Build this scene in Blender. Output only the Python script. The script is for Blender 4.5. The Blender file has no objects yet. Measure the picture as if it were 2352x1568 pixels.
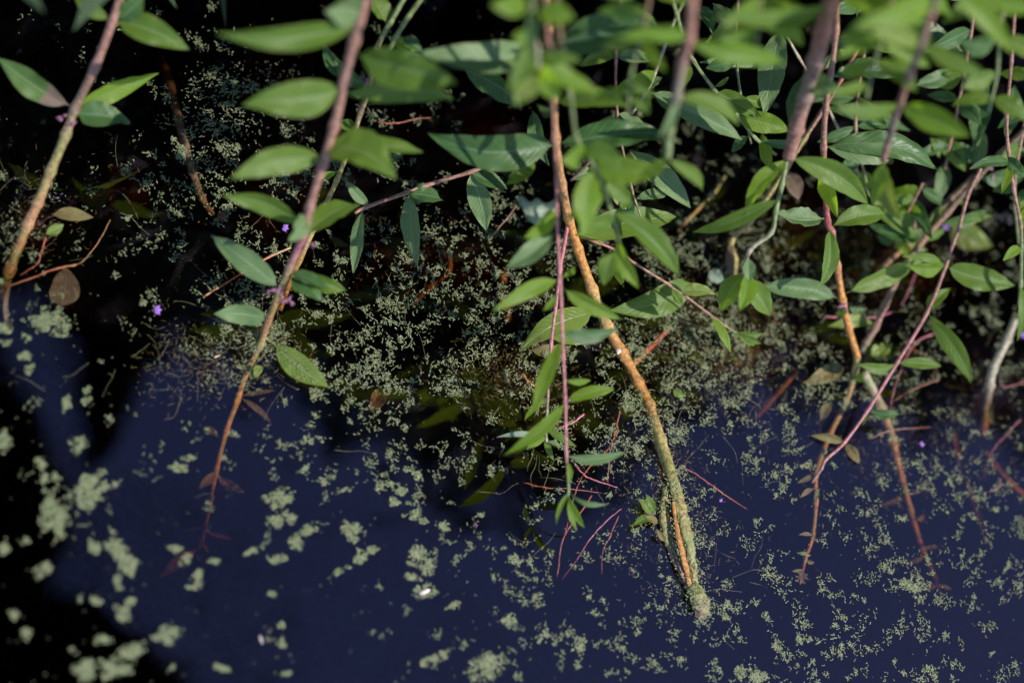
import bpy, bmesh, math, random
import numpy as np
from mathutils import Vector, noise
R = math.radians
rnd = random.Random(7)
nrng = np.random.default_rng(11)
S = bpy.context.scene
COL = S.collection

# ------------------------------------------------------------------ camera
DIST, PITCH, ROLL = 1.05, R(62), R(36)
CAM = np.array([0, -DIST*math.cos(PITCH), DIST*math.sin(PITCH)])
FW = np.array([0, math.cos(PITCH), -math.sin(PITCH)])
_r0 = np.array([1.0, 0, 0]); _u0 = np.cross(_r0, FW)
UP = math.cos(ROLL)*_u0 - math.sin(ROLL)*_r0
RT = math.cos(ROLL)*_r0 + math.sin(ROLL)*_u0
cd = bpy.data.cameras.new('camera'); cam = bpy.data.objects.new('camera', cd); COL.objects.link(cam)
cd.lens = 50; cd.sensor_width = 36; cd.clip_start = 0.02; cd.clip_end = 300
from mathutils import Matrix
M = Matrix(((RT[0], UP[0], -FW[0], CAM[0]), (RT[1], UP[1], -FW[1], CAM[1]), (RT[2], UP[2], -FW[2], CAM[2]), (0, 0, 0, 1)))
cam.matrix_world = M
cd.dof.use_dof = True; cd.dof.focus_distance = 1.035; cd.dof.aperture_fstop = 1.65
S.camera = cam
S.cycles.use_denoising = True
S.cycles.max_bounces = 10; S.cycles.transparent_max_bounces = 24
S.cycles.sample_clamp_indirect = 4
S.view_settings.view_transform = 'Standard'; S.view_settings.look = 'None'
S.view_settings.exposure = 0.5; S.view_settings.gamma = 1.0

# ------------------------------------------------------------------ sky, sun
SUN_AZ, SUN_EL = R(84), R(52)       # azimuth clockwise from +Y
w = bpy.data.worlds.new('World'); S.world = w; w.use_nodes = True
nt = w.node_tree; bg = nt.nodes['Background']
sky = nt.nodes.new('ShaderNodeTexSky'); sky.sky_type = 'NISHITA'; sky.sun_disc = False
sky.sun_elevation = SUN_EL; sky.sun_rotation = SUN_AZ
sky.altitude = 0; sky.air_density = 1.0; sky.dust_density = 0.2; sky.ozone_density = 4.0
nt.links.new(sky.outputs[0], bg.inputs[0]); bg.inputs[1].default_value = 0.15
ld = bpy.data.lights.new('sun', 'SUN'); ld.energy = 4.2; ld.angle = R(0.53); ld.color = (1, 0.95, 0.87)
sun = bpy.data.objects.new('sun', ld); COL.objects.link(sun)
sv = Vector((math.sin(SUN_AZ)*math.cos(SUN_EL), math.cos(SUN_AZ)*math.cos(SUN_EL), math.sin(SUN_EL)))
sun.rotation_euler = (-sv).to_track_quat('-Z', 'Y').to_euler(); sun.location = sv*8

# ------------------------------------------------------------------ mapping from the photo to the place
def ray(x, y): return FW + RT*((x-1176)/3267) + UP*((784-y)/3267)
def squash(h): return h if h < .12 else .12+(h-.12)*.85        # the upper parts hang lower than a first guess put them
def px(x, y, h): return pz(x, y, squash(h))
def pz(x, y, h):
    v = ray(x, y); return CAM + v*(h-CAM[2])/v[2]
def refl(x, y, H):
    v = ray(x, y); P = px(x, y, 0); q = v*np.array([1, 1, -1]); return P + q*H/q[2]
def scale_at(P): return np.dot(P-CAM, FW)/3267          # metres per pixel
OFF = {'A': (0, 0), 'B': (762.6, 0), 'C': (1525.2, 0), 'D': (0, 505.3), 'E': (762.6, 505.3), 'F': (1525.2, 505.3),
       'G': (0, 1017.1), 'H': (762.6, 1017.1), 'I': (1525.2, 1017.1)}
def J(c, x, y):
    if c == '.': return (x, y)
    return (OFF[c][0]+x*.35157, OFF[c][1]+y*.35157)
def K(c): return 1.0 if c == '.' else .35157

# ------------------------------------------------------------------ object helpers
def tag(o, label=None, cat=None, group=None, kind=None):
    if label: o['label'] = label
    if cat: o['category'] = cat
    if group: o['group'] = group
    if kind: o['kind'] = kind
    return o
def empty(name, loc):
    o = bpy.data.objects.new(name, None); COL.objects.link(o); o.location = [float(a) for a in loc]; o.empty_display_size = .02
    return o
def mesh(name, V, F, mat, parent=None, uv=None, col=None, smooth=True):
    me = bpy.data.meshes.new(name)
    me.from_pydata([tuple(map(float, v)) for v in V], [], F)
    if uv is not None:
        l = me.uv_layers.new(name='UVMap')
        idx = np.empty(len(me.loops), dtype=np.int32); me.loops.foreach_get('vertex_index', idx)
        l.data.foreach_set('uv', np.asarray(uv, dtype=np.float32)[idx].ravel())
    if col is not None:
        a = me.color_attributes.new('Col', 'FLOAT_COLOR', 'POINT')
        a.data.foreach_set('color', np.asarray(col, dtype=np.float32).ravel())
    if smooth: me.polygons.foreach_set('use_smooth', [True]*len(me.polygons))
    me.materials.append(mat)
    o = bpy.data.objects.new(name, me); COL.objects.link(o)
    if parent is not None:
        o.parent = parent; o.matrix_parent_inverse = Matrix.Translation(-Vector(parent.location))
    return o

# ------------------------------------------------------------------ materials
def newmat(name):
    m = bpy.data.materials.new(name); m.use_nodes = True; m.node_tree.nodes.clear(); return m, m.node_tree
def N(nt, t, **kw):
    n = nt.nodes.new(t)
    for k, v in kw.items():
        if k in n.inputs.keys(): n.inputs[k].default_value = v
        else: setattr(n, k, v)
    return n
def mth(nt, op, a, b=None, c=None, clamp=False):
    n = nt.nodes.new('ShaderNodeMath'); n.operation = op; n.use_clamp = clamp
    for i, v in enumerate((a, b, c)):
        if v is None: continue
        if isinstance(v, (int, float)): n.inputs[i].default_value = v
        else: nt.links.new(v, n.inputs[i])
    return n.outputs[0]
def mixc(nt, fac, a, b, mode='MIX'):
    n = nt.nodes.new('ShaderNodeMix'); n.data_type = 'RGBA'; n.blend_type = mode
    for i, v in ((0, fac), (6, a), (7, b)):
        if isinstance(v, (int, float)): n.inputs[i].default_value = v
        elif isinstance(v, tuple): n.inputs[i].default_value = (*v, 1)[:4]
        else: nt.links.new(v, n.inputs[i])
    return n.outputs[2]
def smooth_mask(nt, val, lo, hi):
    n = nt.nodes.new('ShaderNodeMapRange'); n.interpolation_type = 'SMOOTHSTEP'
    nt.links.new(val, n.inputs[0]); n.inputs[1].default_value = lo; n.inputs[2].default_value = hi
    return n.outputs[0]

def leaf_material(name, base, alt, vein, back, trans, tw=.42, rough=.42, spots=0.0, patch=None, spec=.28):
    m, nt = newmat(name); L = nt.links.new
    uv = N(nt, 'ShaderNodeUVMap'); sp = N(nt, 'ShaderNodeSeparateXYZ'); L(uv.outputs[0], sp.inputs[0])
    u, v = sp.outputs[0], sp.outputs[1]
    du = mth(nt, 'ABSOLUTE', mth(nt, 'SUBTRACT', u, .5))
    tc = N(nt, 'ShaderNodeNewGeometry'); oi = N(nt, 'ShaderNodeObjectInfo')
    nz = N(nt, 'ShaderNodeTexNoise', Scale=60.0, Detail=4.0, Roughness=.6); L(tc.outputs['Position'], nz.inputs['Vector'])
    nf = N(nt, 'ShaderNodeTexNoise', Scale=900.0, Detail=3.0, Roughness=.65); L(tc.outputs['Position'], nf.inputs['Vector'])
    mid = smooth_mask(nt, du, .034, .010)
    side = mth(nt, 'SUBTRACT', v, mth(nt, 'MULTIPLY', mth(nt, 'POWER', du, .85), .34))
    jit = mth(nt, 'MULTIPLY_ADD', nz.outputs[0], .07, side)
    fr = mth(nt, 'FRACT', mth(nt, 'MULTIPLY', jit, 12.0))
    sv_ = smooth_mask(nt, mth(nt, 'ABSOLUTE', mth(nt, 'SUBTRACT', fr, .5)), .11, .02)
    sv_ = mth(nt, 'MULTIPLY', sv_, smooth_mask(nt, du, .49, .40))
    h2 = mth(nt, 'MULTIPLY_ADD', nz.outputs[0], 1.5, mth(nt, 'MULTIPLY_ADD', oi.outputs['Random'], .7, -.85), clamp=True)
    c = mixc(nt, h2, base, alt)
    c = mixc(nt, mth(nt, 'MULTIPLY_ADD', nf.outputs[0], .5, -.05, clamp=True), c, tuple(a*.62 for a in base))
    c = mixc(nt, mth(nt, 'MULTIPLY', sv_, .30), c, vein)
    c = mixc(nt, mth(nt, 'MULTIPLY', mid, .80), c, vein)
    edge = smooth_mask(nt, du, .478, .497)
    c = mixc(nt, mth(nt, 'MULTIPLY', edge, .5), c, (.20, .14, .06))
    if spots > 0:
        vo = N(nt, 'ShaderNodeTexNoise', Scale=240.0, Detail=3.0, Roughness=.7); L(tc.outputs['Position'], vo.inputs['Vector'])
        c = mixc(nt, mth(nt, 'MULTIPLY', smooth_mask(nt, vo.outputs[0], .66-.1*spots, .74-.1*spots), .8), c, (.16, .11, .06))
    vs = N(nt, 'ShaderNodeTexVoronoi', Scale=170.0); L(tc.outputs['Position'], vs.inputs['Vector'])
    c = mixc(nt, mth(nt, 'MULTIPLY', mth(nt, 'MULTIPLY', smooth_mask(nt, vs.outputs['Distance'], .16, .09), smooth_mask(nt, nz.outputs[0], .5, .6)), .75), c, (.20, .13, .06))
    if patch:
        q = mth(nt, 'ADD', v, mth(nt, 'MULTIPLY', mth(nt, 'SUBTRACT', nz.outputs[0], .5), .16))
        c = mixc(nt, smooth_mask(nt, q, patch[0]+.015, patch[0]-.015), c, patch[1])
    cb = mixc(nt, mth(nt, 'MULTIPLY', mth(nt, 'MAXIMUM', mid, mth(nt, 'MULTIPLY', sv_, .5)), .7), back, tuple(min(1, a*1.25) for a in back))
    cc = mixc(nt, tc.outputs['Backfacing'], c, cb)
    hgt = mth(nt, 'ADD', mth(nt, 'MULTIPLY', sv_, -.6), mth(nt, 'MULTIPLY', mid, -1.6))
    quilt = mth(nt, 'SINE', mth(nt, 'MULTIPLY', jit, 75.4))
    hgt = mth(nt, 'ADD', mth(nt, 'MULTIPLY', quilt, .25), mth(nt, 'ADD', hgt, mth(nt, 'MULTIPLY', nf.outputs[0], .5)))
    bp = N(nt, 'ShaderNodeBump', Strength=.38, Distance=.0006); L(hgt, bp.inputs['Height'])
    pr = N(nt, 'ShaderNodeBsdfPrincipled', Roughness=rough); pr.inputs['Specular IOR Level'].default_value = spec
    L(cc, pr.inputs['Base Color']); L(bp.outputs[0], pr.inputs['Normal'])
    tr = N(nt, 'ShaderNodeBsdfTranslucent'); L(bp.outputs[0], tr.inputs['Normal'])
    tcol = mixc(nt, mth(nt, 'MULTIPLY', mth(nt, 'MAXIMUM', mid, sv_), .35), trans, tuple(a*.6 for a in trans)); L(tcol, tr.inputs[0])
    mx = N(nt, 'ShaderNodeMixShader'); mx.inputs[0].default_value = tw
    L(pr.outputs[0], mx.inputs[1]); L(tr.outputs[0], mx.inputs[2])
    out = N(nt, 'ShaderNodeOutputMaterial'); L(mx.outputs[0], out.inputs[0])
    return m
V1 = (.26, .34, .17)
LM = {
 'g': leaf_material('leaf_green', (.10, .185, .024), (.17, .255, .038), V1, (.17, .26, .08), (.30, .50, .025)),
 'd': leaf_material('leaf_deep_or_shaded', (.050, .115, .028), (.08, .155, .04), (.15, .24, .15), (.10, .18, .10), (.07, .19, .04), .25, .38),  # deep green; leaves in shade also get their darkness from this colour
 'b': leaf_material('leaf_young', (.14, .26, .022), (.21, .32, .035), V1, (.20, .31, .06), (.42, .66, .03), .5),
 'y': leaf_material('leaf_yellow_green', (.18, .25, .045), (.13, .21, .05), (.32, .36, .17), (.22, .28, .10), (.34, .42, .05), .35, .25, spots=.5),
 'p': leaf_material('leaf_pale_underside', (.26, .33, .23), (.30, .36, .27), (.44, .48, .38), (.28, .35, .24), (.24, .32, .14), .25, .5),
 's': leaf_material('leaf_silvery', (.12, .20, .075), (.16, .24, .095), (.27, .35, .20), (.18, .26, .14), (.15, .28, .06), .28, .45),
 'o': leaf_material('leaf_submerged', (.22, .17, .06), (.15, .15, .05), (.30, .22, .10), (.2, .15, .07), (.25, .16, .05), .25, .5, spots=.5),
 'n': leaf_material('leaf_patched', (.075, .155, .035), (.10, .185, .05), V1, (.17, .23, .12), (.22, .38, .04), .34, .42, patch=(.30, (.22, .15, .12))),
 'x': leaf_material('leaf_rotten', (.075, .055, .035), (.10, .075, .045), (.13, .10, .06), (.08, .06, .04), (.06, .04, .02), .15, .6, spots=1.2),
 'r': leaf_material('leaf_withered', (.20, .13, .085), (.13, .10, .06), (.26, .18, .11), (.17, .12, .08), (.20, .10, .04), .2, .6, spots=1.2),
}
def vmat(name, rough=.5, streak=.35, bump=.4, spec=.4, scale=1.0, moss=0.0):
    m, nt = newmat(name); L = nt.links.new
    at = N(nt, 'ShaderNodeVertexColor', layer_name='Col')
    uv = N(nt, 'ShaderNodeUVMap'); mp = N(nt, 'ShaderNodeMapping'); L(uv.outputs[0], mp.inputs[0]); mp.inputs['Scale'].default_value = (9, 90, 1)
    ns = N(nt, 'ShaderNodeTexNoise', Scale=1.0, Detail=4.0, Roughness=.6); L(mp.outputs[0], ns.inputs['Vector'])
    ge = N(nt, 'ShaderNodeNewGeometry')
    n2 = N(nt, 'ShaderNodeTexNoise', Scale=320.0*scale, Detail=5.0, Roughness=.7); L(ge.outputs['Position'], n2.inputs['Vector'])
    n3 = N(nt, 'ShaderNodeTexNoise', Scale=75.0*scale, Detail=3.0); L(ge.outputs['Position'], n3.inputs['Vector'])
    f = mth(nt, 'MULTIPLY_ADD', ns.outputs[0], streak*2, 1-streak)
    c = mixc(nt, 1.0, at.outputs[0], mixc(nt, smooth_mask(nt, n2.outputs[0], .40, .62), (.62, .58, .52), (1.2, 1.18, 1.15)), 'MULTIPLY')
    cm = N(nt, 'ShaderNodeCombineColor'); L(f, cm.inputs[0]); L(f, cm.inputs[1]); L(f, cm.inputs[2])
    c = mixc(nt, 1.0, c, cm.outputs[0], 'MULTIPLY')
    if moss:
        sx = N(nt, 'ShaderNodeSeparateXYZ'); L(ge.outputs['Position'], sx.inputs[0])      # algae only grow near the water
        near = smooth_mask(nt, sx.outputs[2], .060, .006)
        c = mixc(nt, mth(nt, 'MULTIPLY', mth(nt, 'MULTIPLY', smooth_mask(nt, n3.outputs[0], .42, .60), moss), near), c, (.17, .21, .055))
    h = mth(nt, 'ADD', mth(nt, 'MULTIPLY', ns.outputs[0], .6), n2.outputs[0])
    bp = N(nt, 'ShaderNodeBump', Strength=bump, Distance=.001); L(h, bp.inputs['Height'])
    pr = N(nt, 'ShaderNodeBsdfPrincipled', Roughness=rough); pr.inputs['Specular IOR Level'].default_value = spec
    pr.inputs['Subsurface Weight'].default_value = .0
    L(c, pr.inputs['Base Color']); L(bp.outputs[0], pr.inputs['Normal'])
    out = N(nt, 'ShaderNodeOutputMaterial'); L(pr.outputs[0], out.inputs[0])
    return m
MS = vmat('stem_skin', .48, .30)
MW = vmat('woody_stem', .62, .5, .8)
MM = vmat('algae_stem', .45, .35, 1.0, .6, moss=.6)
MR = vmat('root_skin', .35, .1, .2, .5)
def plain(name, c, rough=.5, tr=None, spec=.5):
    m, nt = newmat(name); L = nt.links.new
    ge = N(nt, 'ShaderNodeNewGeometry'); oi = N(nt, 'ShaderNodeObjectInfo')
    n2 = N(nt, 'ShaderNodeTexNoise', Scale=500.0, Detail=4.0); L(ge.outputs['Position'], n2.inputs['Vector'])
    cc = mixc(nt, n2.outputs[0], tuple(a*.65 for a in c), tuple(min(1, a*1.3) for a in c))
    pr = N(nt, 'ShaderNodeBsdfPrincipled', Roughness=rough); pr.inputs['Specular IOR Level'].default_value = spec
    L(cc, pr.inputs['Base Color']); last = pr.outputs[0]
    if tr:
        t = N(nt, 'ShaderNodeBsdfTranslucent'); t.inputs[0].default_value = (*tr, 1)
        mx = N(nt, 'ShaderNodeMixShader'); mx.inputs[0].default_value = .4; L(last, mx.inputs[1]); L(t.outputs[0], mx.inputs[2]); last = mx.outputs[0]
    out = N(nt, 'ShaderNodeOutputMaterial'); L(last, out.inputs[0]); return m
M_FLOW = plain('flower_pink', (.42, .20, .28), .6, (.5, .2, .35))
M_PURP = plain('petal_purple', (.42, .20, .70), .5, (.5, .25, .8))
M_SEED = plain('seed_white', (.62, .50, .50), .25, spec=.9)
M_HAIR = plain('algae_filament', (.26, .24, .15), .5)
M_DARKB = plain('beetle_shell', (.06, .03, .04), .18, spec=.9)

# duckweed: every frond its own tint through a point colour
m, nt = newmat('duckweed_frond'); L = nt.links.new
at = N(nt, 'ShaderNodeVertexColor', layer_name='Col')
pr = N(nt, 'ShaderNodeBsdfPrincipled', Roughness=.38); pr.inputs['Specular IOR Level'].default_value = .5
L(at.outputs[0], pr.inputs['Base Color'])
tr = N(nt, 'ShaderNodeBsdfTranslucent'); tr.inputs[0].default_value = (.30, .36, .12, 1)
mx = N(nt, 'ShaderNodeMixShader'); mx.inputs[0].default_value = .2; L(pr.outputs[0], mx.inputs[1]); L(tr.outputs[0], mx.inputs[2])
out = N(nt, 'ShaderNodeOutputMaterial'); L(mx.outputs[0], out.inputs[0]); M_DUCK = m

# water: a clear reflecting skin over brown-stained depth
m, nt = newmat('pond_water'); L = nt.links.new
ge = N(nt, 'ShaderNodeNewGeometry')
nz = N(nt, 'ShaderNodeTexNoise', Scale=7.0, Detail=2.0, Roughness=.5); L(ge.outputs['Position'], nz.inputs['Vector'])
bp = N(nt, 'ShaderNodeBump', Strength=.25, Distance=.003); L(nz.outputs[0], bp.inputs['Height'])
dt = nt.nodes.new('ShaderNodeVectorMath'); dt.operation = 'DOT_PRODUCT'; L(bp.outputs[0], dt.inputs[0]); L(ge.outputs['Incoming'], dt.inputs[1])
ca = mth(nt, 'ABSOLUTE', dt.outputs['Value'])
fz = mth(nt, 'MULTIPLY_ADD', mth(nt, 'POWER', mth(nt, 'SUBTRACT', 1.0, ca, clamp=True), 5.0), 0.93, .066, clamp=True)
tp = N(nt, 'ShaderNodeBsdfTransparent'); gl = N(nt, 'ShaderNodeBsdfGlossy', Roughness=0.0); gl.inputs[0].default_value = (.95, .72, 1, 1)
L(bp.outputs[0], gl.inputs['Normal'])
mx = N(nt, 'ShaderNodeMixShader'); L(fz, mx.inputs[0]); L(tp.outputs[0], mx.inputs[1]); L(gl.outputs[0], mx.inputs[2])
va = N(nt, 'ShaderNodeVolumeAbsorption', Density=30.0); va.inputs[0].default_value = (.64, .42, .12, 1)
out = N(nt, 'ShaderNodeOutputMaterial'); L(mx.outputs[0], out.inputs['Surface']); L(va.outputs[0], out.inputs['Volume']); M_WATER = m

def ground_mat(name, a, b, sc):
    m, nt = newmat(name); L = nt.links.new
    ge = N(nt, 'ShaderNodeNewGeometry')
    n2 = N(nt, 'ShaderNodeTexNoise', Scale=sc, Detail=7.0, Roughness=.65); L(ge.outputs['Position'], n2.inputs['Vector'])
    c = mixc(nt, smooth_mask(nt, n2.outputs[0], .35, .65), a, b)
    bp = N(nt, 'ShaderNodeBump', Strength=.7, Distance=.01); L(n2.outputs[0], bp.inputs['Height'])
    pr = N(nt, 'ShaderNodeBsdfPrincipled', Roughness=.9); L(c, pr.inputs['Base Color']); L(bp.outputs[0], pr.inputs['Normal'])
    out = N(nt, 'ShaderNodeOutputMaterial'); L(pr.outputs[0], out.inputs[0]); return m
M_MUD = ground_mat('pond_mud', (.030, .022, .012), (.055, .042, .022), 20)
M_SOIL = ground_mat('bank_soil', (.035, .028, .018), (.05, .07, .02), 12)

# ------------------------------------------------------------------ setting
PX0, PX1, PY0, PY1 = -9.0, 9.0, -9.0, 2.2
def pond_edge(x): return 1.05 + .25*math.sin(x*1.3+.6) + .10*math.sin(x*4.1)
# water body: closed box, top at z = 0
V = [(PX0, PY0, 0), (PX1, PY0, 0), (PX1, PY1, 0), (PX0, PY1, 0), (PX0, PY0, -.42), (PX1, PY0, -.42), (PX1, PY1, -.42), (PX0, PY1, -.42)]
F = [(0, 1, 2, 3), (7, 6, 5, 4), (0, 4, 5, 1), (1, 5, 6, 2), (2, 6, 7, 3), (3, 7, 4, 0)]
tag(mesh('pond_water', V, F, M_WATER, smooth=False), kind='structure')
# ground: one sheet: pond basin, bank beyond, out to the horizon
xs = np.concatenate([[-120, -60, -30, -18, -12, -10.5], np.arange(-9.6, 9.7, .3), [10.5, 12, 18, 30, 60, 120]])
ys = np.concatenate([[-120, -60, -30, -18, -12, -10.5], np.arange(-9.6, -1, .6), np.arange(-1, 2.2, .1), [2.4, 2.8, 3.4, 4.2, 5.5, 8, 14, 30, 60, 120]])
V = []
for y in ys:
    for x in xs:
        e = pond_edge(x)+.35
        d = min(x+9.2, 9.2-x, y+9.2, e-y)
        t = max(0, min(1, (-d+.45)/.75)); t = t*t*(3-2*t)
        z = -.47 + t*(.47+.16) + max(0, min(3, -d-.3))*.10 + .02*noise.noise(Vector((x*2, y*2, 0)))
        V.append((x, y, z))
nx = len(xs); F = [(j*nx+i, j*nx+i+1, (j+1)*nx+i+1, (j+1)*nx+i) for j in range(len(ys)-1) for i in range(nx-1)]
g = tag(mesh('ground', V, F, M_SOIL), kind='structure')

# ------------------------------------------------------------------ tubes and leaves
def catmull(P, n):
    P = [np.asarray(p, float) for p in P]
    P = [2*P[0]-P[1]] + P + [2*P[-1]-P[-2]]
    out = []
    for i in range(1, len(P)-2):
        a, b, c, d = P[i-1:i+3]
        for k in range(n):
            t = k/n
            out.append(.5*((2*b)+(-a+c)*t+(2*a-5*b+4*c-d)*t*t+(-a+3*b-3*c+d)*t**3))
    out.append(P[-2]); return out
def tube_data(path, radii, cols, sides=8, v0=0.0):
    V, F, UV, CC = [], [], [], []
    up = np.array([0, 0, 1.0]); s = 0
    prev = None
    for i, p in enumerate(path):
        t = path[min(i+1, len(path)-1)]-path[max(i-1, 0)]; t = t/(np.linalg.norm(t)+1e-12)
        if prev is None:
            prev = np.cross(t, up if abs(t[2]) < .9 else np.array([1.0, 0, 0]))
        a = prev-t*np.dot(prev, t); a /= np.linalg.norm(a)+1e-12; prev = a; b = np.cross(t, a)
        if i: s += np.linalg.norm(path[i]-path[i-1])
        for k in range(sides+1):
            q = 2*math.pi*k/sides
            V.append(p+(a*math.cos(q)+b*math.sin(q))*radii[i]); UV.append((k/sides, v0+s*1.0)); CC.append((*cols[i], 1))
    w_ = sides+1
    for i in range(len(path)-1):
        for k in range(sides): F.append((i*w_+k, i*w_+k+1, (i+1)*w_+k+1, (i+1)*w_+k))
    for (i, flip) in ((0, True), (len(path)-1, False)):
        c = len(V); V.append(path[i]); UV.append((.5, 0)); CC.append((*cols[i], 1))
        for k in range(sides):
            F.append((c, i*w_+k+1, i*w_+k) if flip else (c, i*w_+k, i*w_+k+1))
    return V, F, UV, CC
STEMC = {'k': (.31, .165, .125), 'r': (.30, .085, .075), 'o': (.36, .19, .085), 'g': (.17, .22, .09), 'w': (.36, .33, .24),
         'y': (.34, .27, .10), 'b': (.20, .14, .09), 'm': (.24, .22, .07), 'p': (.42, .17, .19), 'e': (.22, .18, .15), 'R': (.40, .10, .06), 'P': (.44, .13, .17),
         'h': (.26, .24, .15), 'x': (.03, .028, .02), 'O': (.48, .22, .06)}
def stem_obj(pts, w0, w1, cols, mat, parent, name='stem', n=7, nodes=(), sides=9, ext=0.0, wob=.0):
    """pts: (crop,x,y,h_cm); w: width in display pixels at the two ends"""
    P3 = [px(*J(c, x, y), h*.01) for c, x, y, h in pts]
    sc0, sc1 = scale_at(P3[0]), scale_at(P3[-1])
    R0, R1 = w0*.5*sc0, w1*.5*sc1
    if ext:      # the stem goes on out of the picture, up to the bank it grows on
        d = P3[0]-P3[1]; d = d/np.linalg.norm(d)
        P3 = [P3[0]+d*ext+np.array([-.04, .12, .05])*ext/.3, P3[0]+d*ext*.5] + P3
    path = catmull(P3, n)
    m_ = len(path); rad, cc = [], []
    k0 = 2*n if ext else 0
    seed = rnd.random()*90
    for i, p in enumerate(path):
        t = max(0, i-k0)/(m_-1-k0)
        r = R0+(R1-R0)*t
        r *= 1+.10*noise.noise(Vector((i*.35+seed, 0, 0)))
        rad.append(r)
        f = t*(len(cols)-1); j = min(int(f), len(cols)-2); a = STEMC[cols[j]]; b = STEMC[cols[j+1]]
        cc.append(tuple(a[q]+(b[q]-a[q])*(f-j) for q in range(3)))
        if wob: path[i] = p+np.array([noise.noise(Vector((i*.5, seed, k))) for k in (0, 5, 9)])*wob
    for i in range(k0+n, m_-2, n):      # swollen nodes
        rad[i] *= 1.34; rad[i-1] *= 1.08; rad[i+1] *= 1.08
    V, F, UV, CC = tube_data(path, rad, cc, sides)
    o = mesh(name, V, F, mat, parent, UV, CC)
    return o, path, rad

def leaf_geo(P0, P1, W, roll, petiole, arch, fold, prof=1.0, wave=1.0, twist=0.0, nv=18, nu=8, broken=None):
    P0 = np.asarray(P0, float); P1 = np.asarray(P1, float)
    ax = P1-P0; Lg = np.linalg.norm(ax); ax /= Lg
    tc_ = CAM-(P0+P1)/2; tc_ /= np.linalg.norm(tc_)
    side = np.cross(ax, tc_); side /= np.linalg.norm(side); nrm = np.cross(side, ax)
    if nrm[2] < 0: nrm = -nrm; side = -side
    V, F, UV = [], [], []
    sd = rnd.random()*100
    bend = (rnd.random()-.5)*.17*Lg; droop = rnd.uniform(-.02, .09)*Lg; curl = rnd.uniform(-.5, .9)
    for j in range(nv+1):
        v = j/nv
        r = roll+twist*(v-.5)
        s2 = side*math.cos(r)+nrm*math.sin(r); n2 = -side*math.sin(r)+nrm*math.cos(r)
        q = max(0, (v-petiole)/(1-petiole))
        e1 = .74*prof; e2 = .98
        wd = .95*(q**e1)*((1-q)**e2)/((e1/(e1+e2))**e1*(e2/(e1+e2))**e2) if q > 0 else 0
        wd = W*.5*min(wd, 1.0) if q > 0 else 0
        wd = max(wd, .00035 if v < petiole+.02 else .0002)
        if broken and v > broken: wd *= .85
        cen = P0+ax*Lg*v + n2*arch*Lg*math.sin(math.pi*v) + side*bend*math.sin(math.pi*v) - np.array([0, 0, 1.0])*droop*max(0, v-.55)**2*4
        for i in range(nu+1):
            a = (i/nu-.5)*2
            rip = wave*.055*W*noise.noise(Vector((v*7+sd, a*1.2, sd)))*abs(a)*2.2
            up = fold*wd*abs(a)**1.25 - fold*.3*wd*abs(a)**3 + rip
            edge = 1+.05*noise.noise(Vector((v*13, sd, a > 0)))
            V.append(cen+s2*a*wd*edge*math.cos(fold*.5)+n2*up); UV.append((i/nu, q))
    for j in range(nv):
        for i in range(nu):
            k = j*(nu+1)+i; F.append((k, k+1, k+nu+2, k+nu+1))
    return V, F, UV
LEAVES = []
def leaf(parent, path, c, bx, by, tx, ty, w_, dh, kind, roll=None, hb=None, arch=None, fold=None, name='leaf', label=None, prof=1.0, twist=None, wave=1.0):
    b = J(c, bx, by); t = J(c, tx, ty); w_ = w_*K(c)
    pet = .04; P0 = None
    if hb is None and path is not None:
        best = None
        for p in path:
            v = p-CAM; z = v@FW; X = 1176+3267*(v@RT)/z; Y = 784-3267*(v@UP)/z
            d = math.hypot(X-b[0], Y-b[1])
            if best is None or d < best[0]: best = (d, p)
        hb_ = best[1][2]
        if best[0] < 34: P0 = best[1]
    else: hb_ = squash((hb or 0)*.01)
    Pb = pz(*b, hb_)
    if P0 is None: P0 = Pb
    P1 = pz(*t, hb_+dh*.01*(.9 if hb_ > .12 else 1))
    if P0 is not Pb: pet = min(.3, max(.05, np.linalg.norm(Pb-P0)/np.linalg.norm(P1-P0)))
    if roll is None: roll = R(rnd.uniform(-42, 42))
    W = w_*scale_at((P0+P1)/2)/max(.45, math.cos(roll))*1.04
    if arch is None: arch = rnd.uniform(.02, .09)
    if fold is None: fold = rnd.uniform(.15, .75)
    if twist is None: twist = R(rnd.uniform(-45, 45))
    V, F, UV = leaf_geo(P0, P1, W, roll, pet, arch, fold, prof, wave, twist)
    o = mesh(name, V, F, LM[kind], parent, UV)
    if label: o['label'] = label
    return o
def flower(parent, c, x, y, h, n=5, s=1.0):
    P = px(*J(c, x, y), h*.01); V, F = [], []
    for k in range(n):
        base = P+np.array([rnd.uniform(-1, 1), rnd.uniform(-1, 1), rnd.uniform(-.5, .8)])*.0022*s
        dr = np.array([rnd.uniform(-1, 1), rnd.uniform(-1, 1), rnd.uniform(-.3, .9)]); dr /= np.linalg.norm(dr)
        sd = np.cross(dr, [0, 0, 1.0]); sd /= np.linalg.norm(sd); up = np.cross(sd, dr)
        Lq = .0062*s*rnd.uniform(.6, 1.1); rr = .0011*s; i0 = len(V)
        rings = [(0, .5), (.35, 1.1), (.7, .9), (1.0, .25)]
        for (q, r_) in rings:
            for a in range(6):
                an = a*math.pi/3; V.append(base+dr*Lq*q+(sd*math.cos(an)+up*math.sin(an))*rr*r_)
        for j in range(3):
            for a in range(6): F.append((i0+j*6+a, i0+j*6+(a+1) % 6, i0+(j+1)*6+(a+1) % 6, i0+(j+1)*6+a))
        F.append(tuple(i0+18+a for a in range(6)))
    return mesh('flower_cluster', V, F, M_FLOW, parent)

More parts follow.
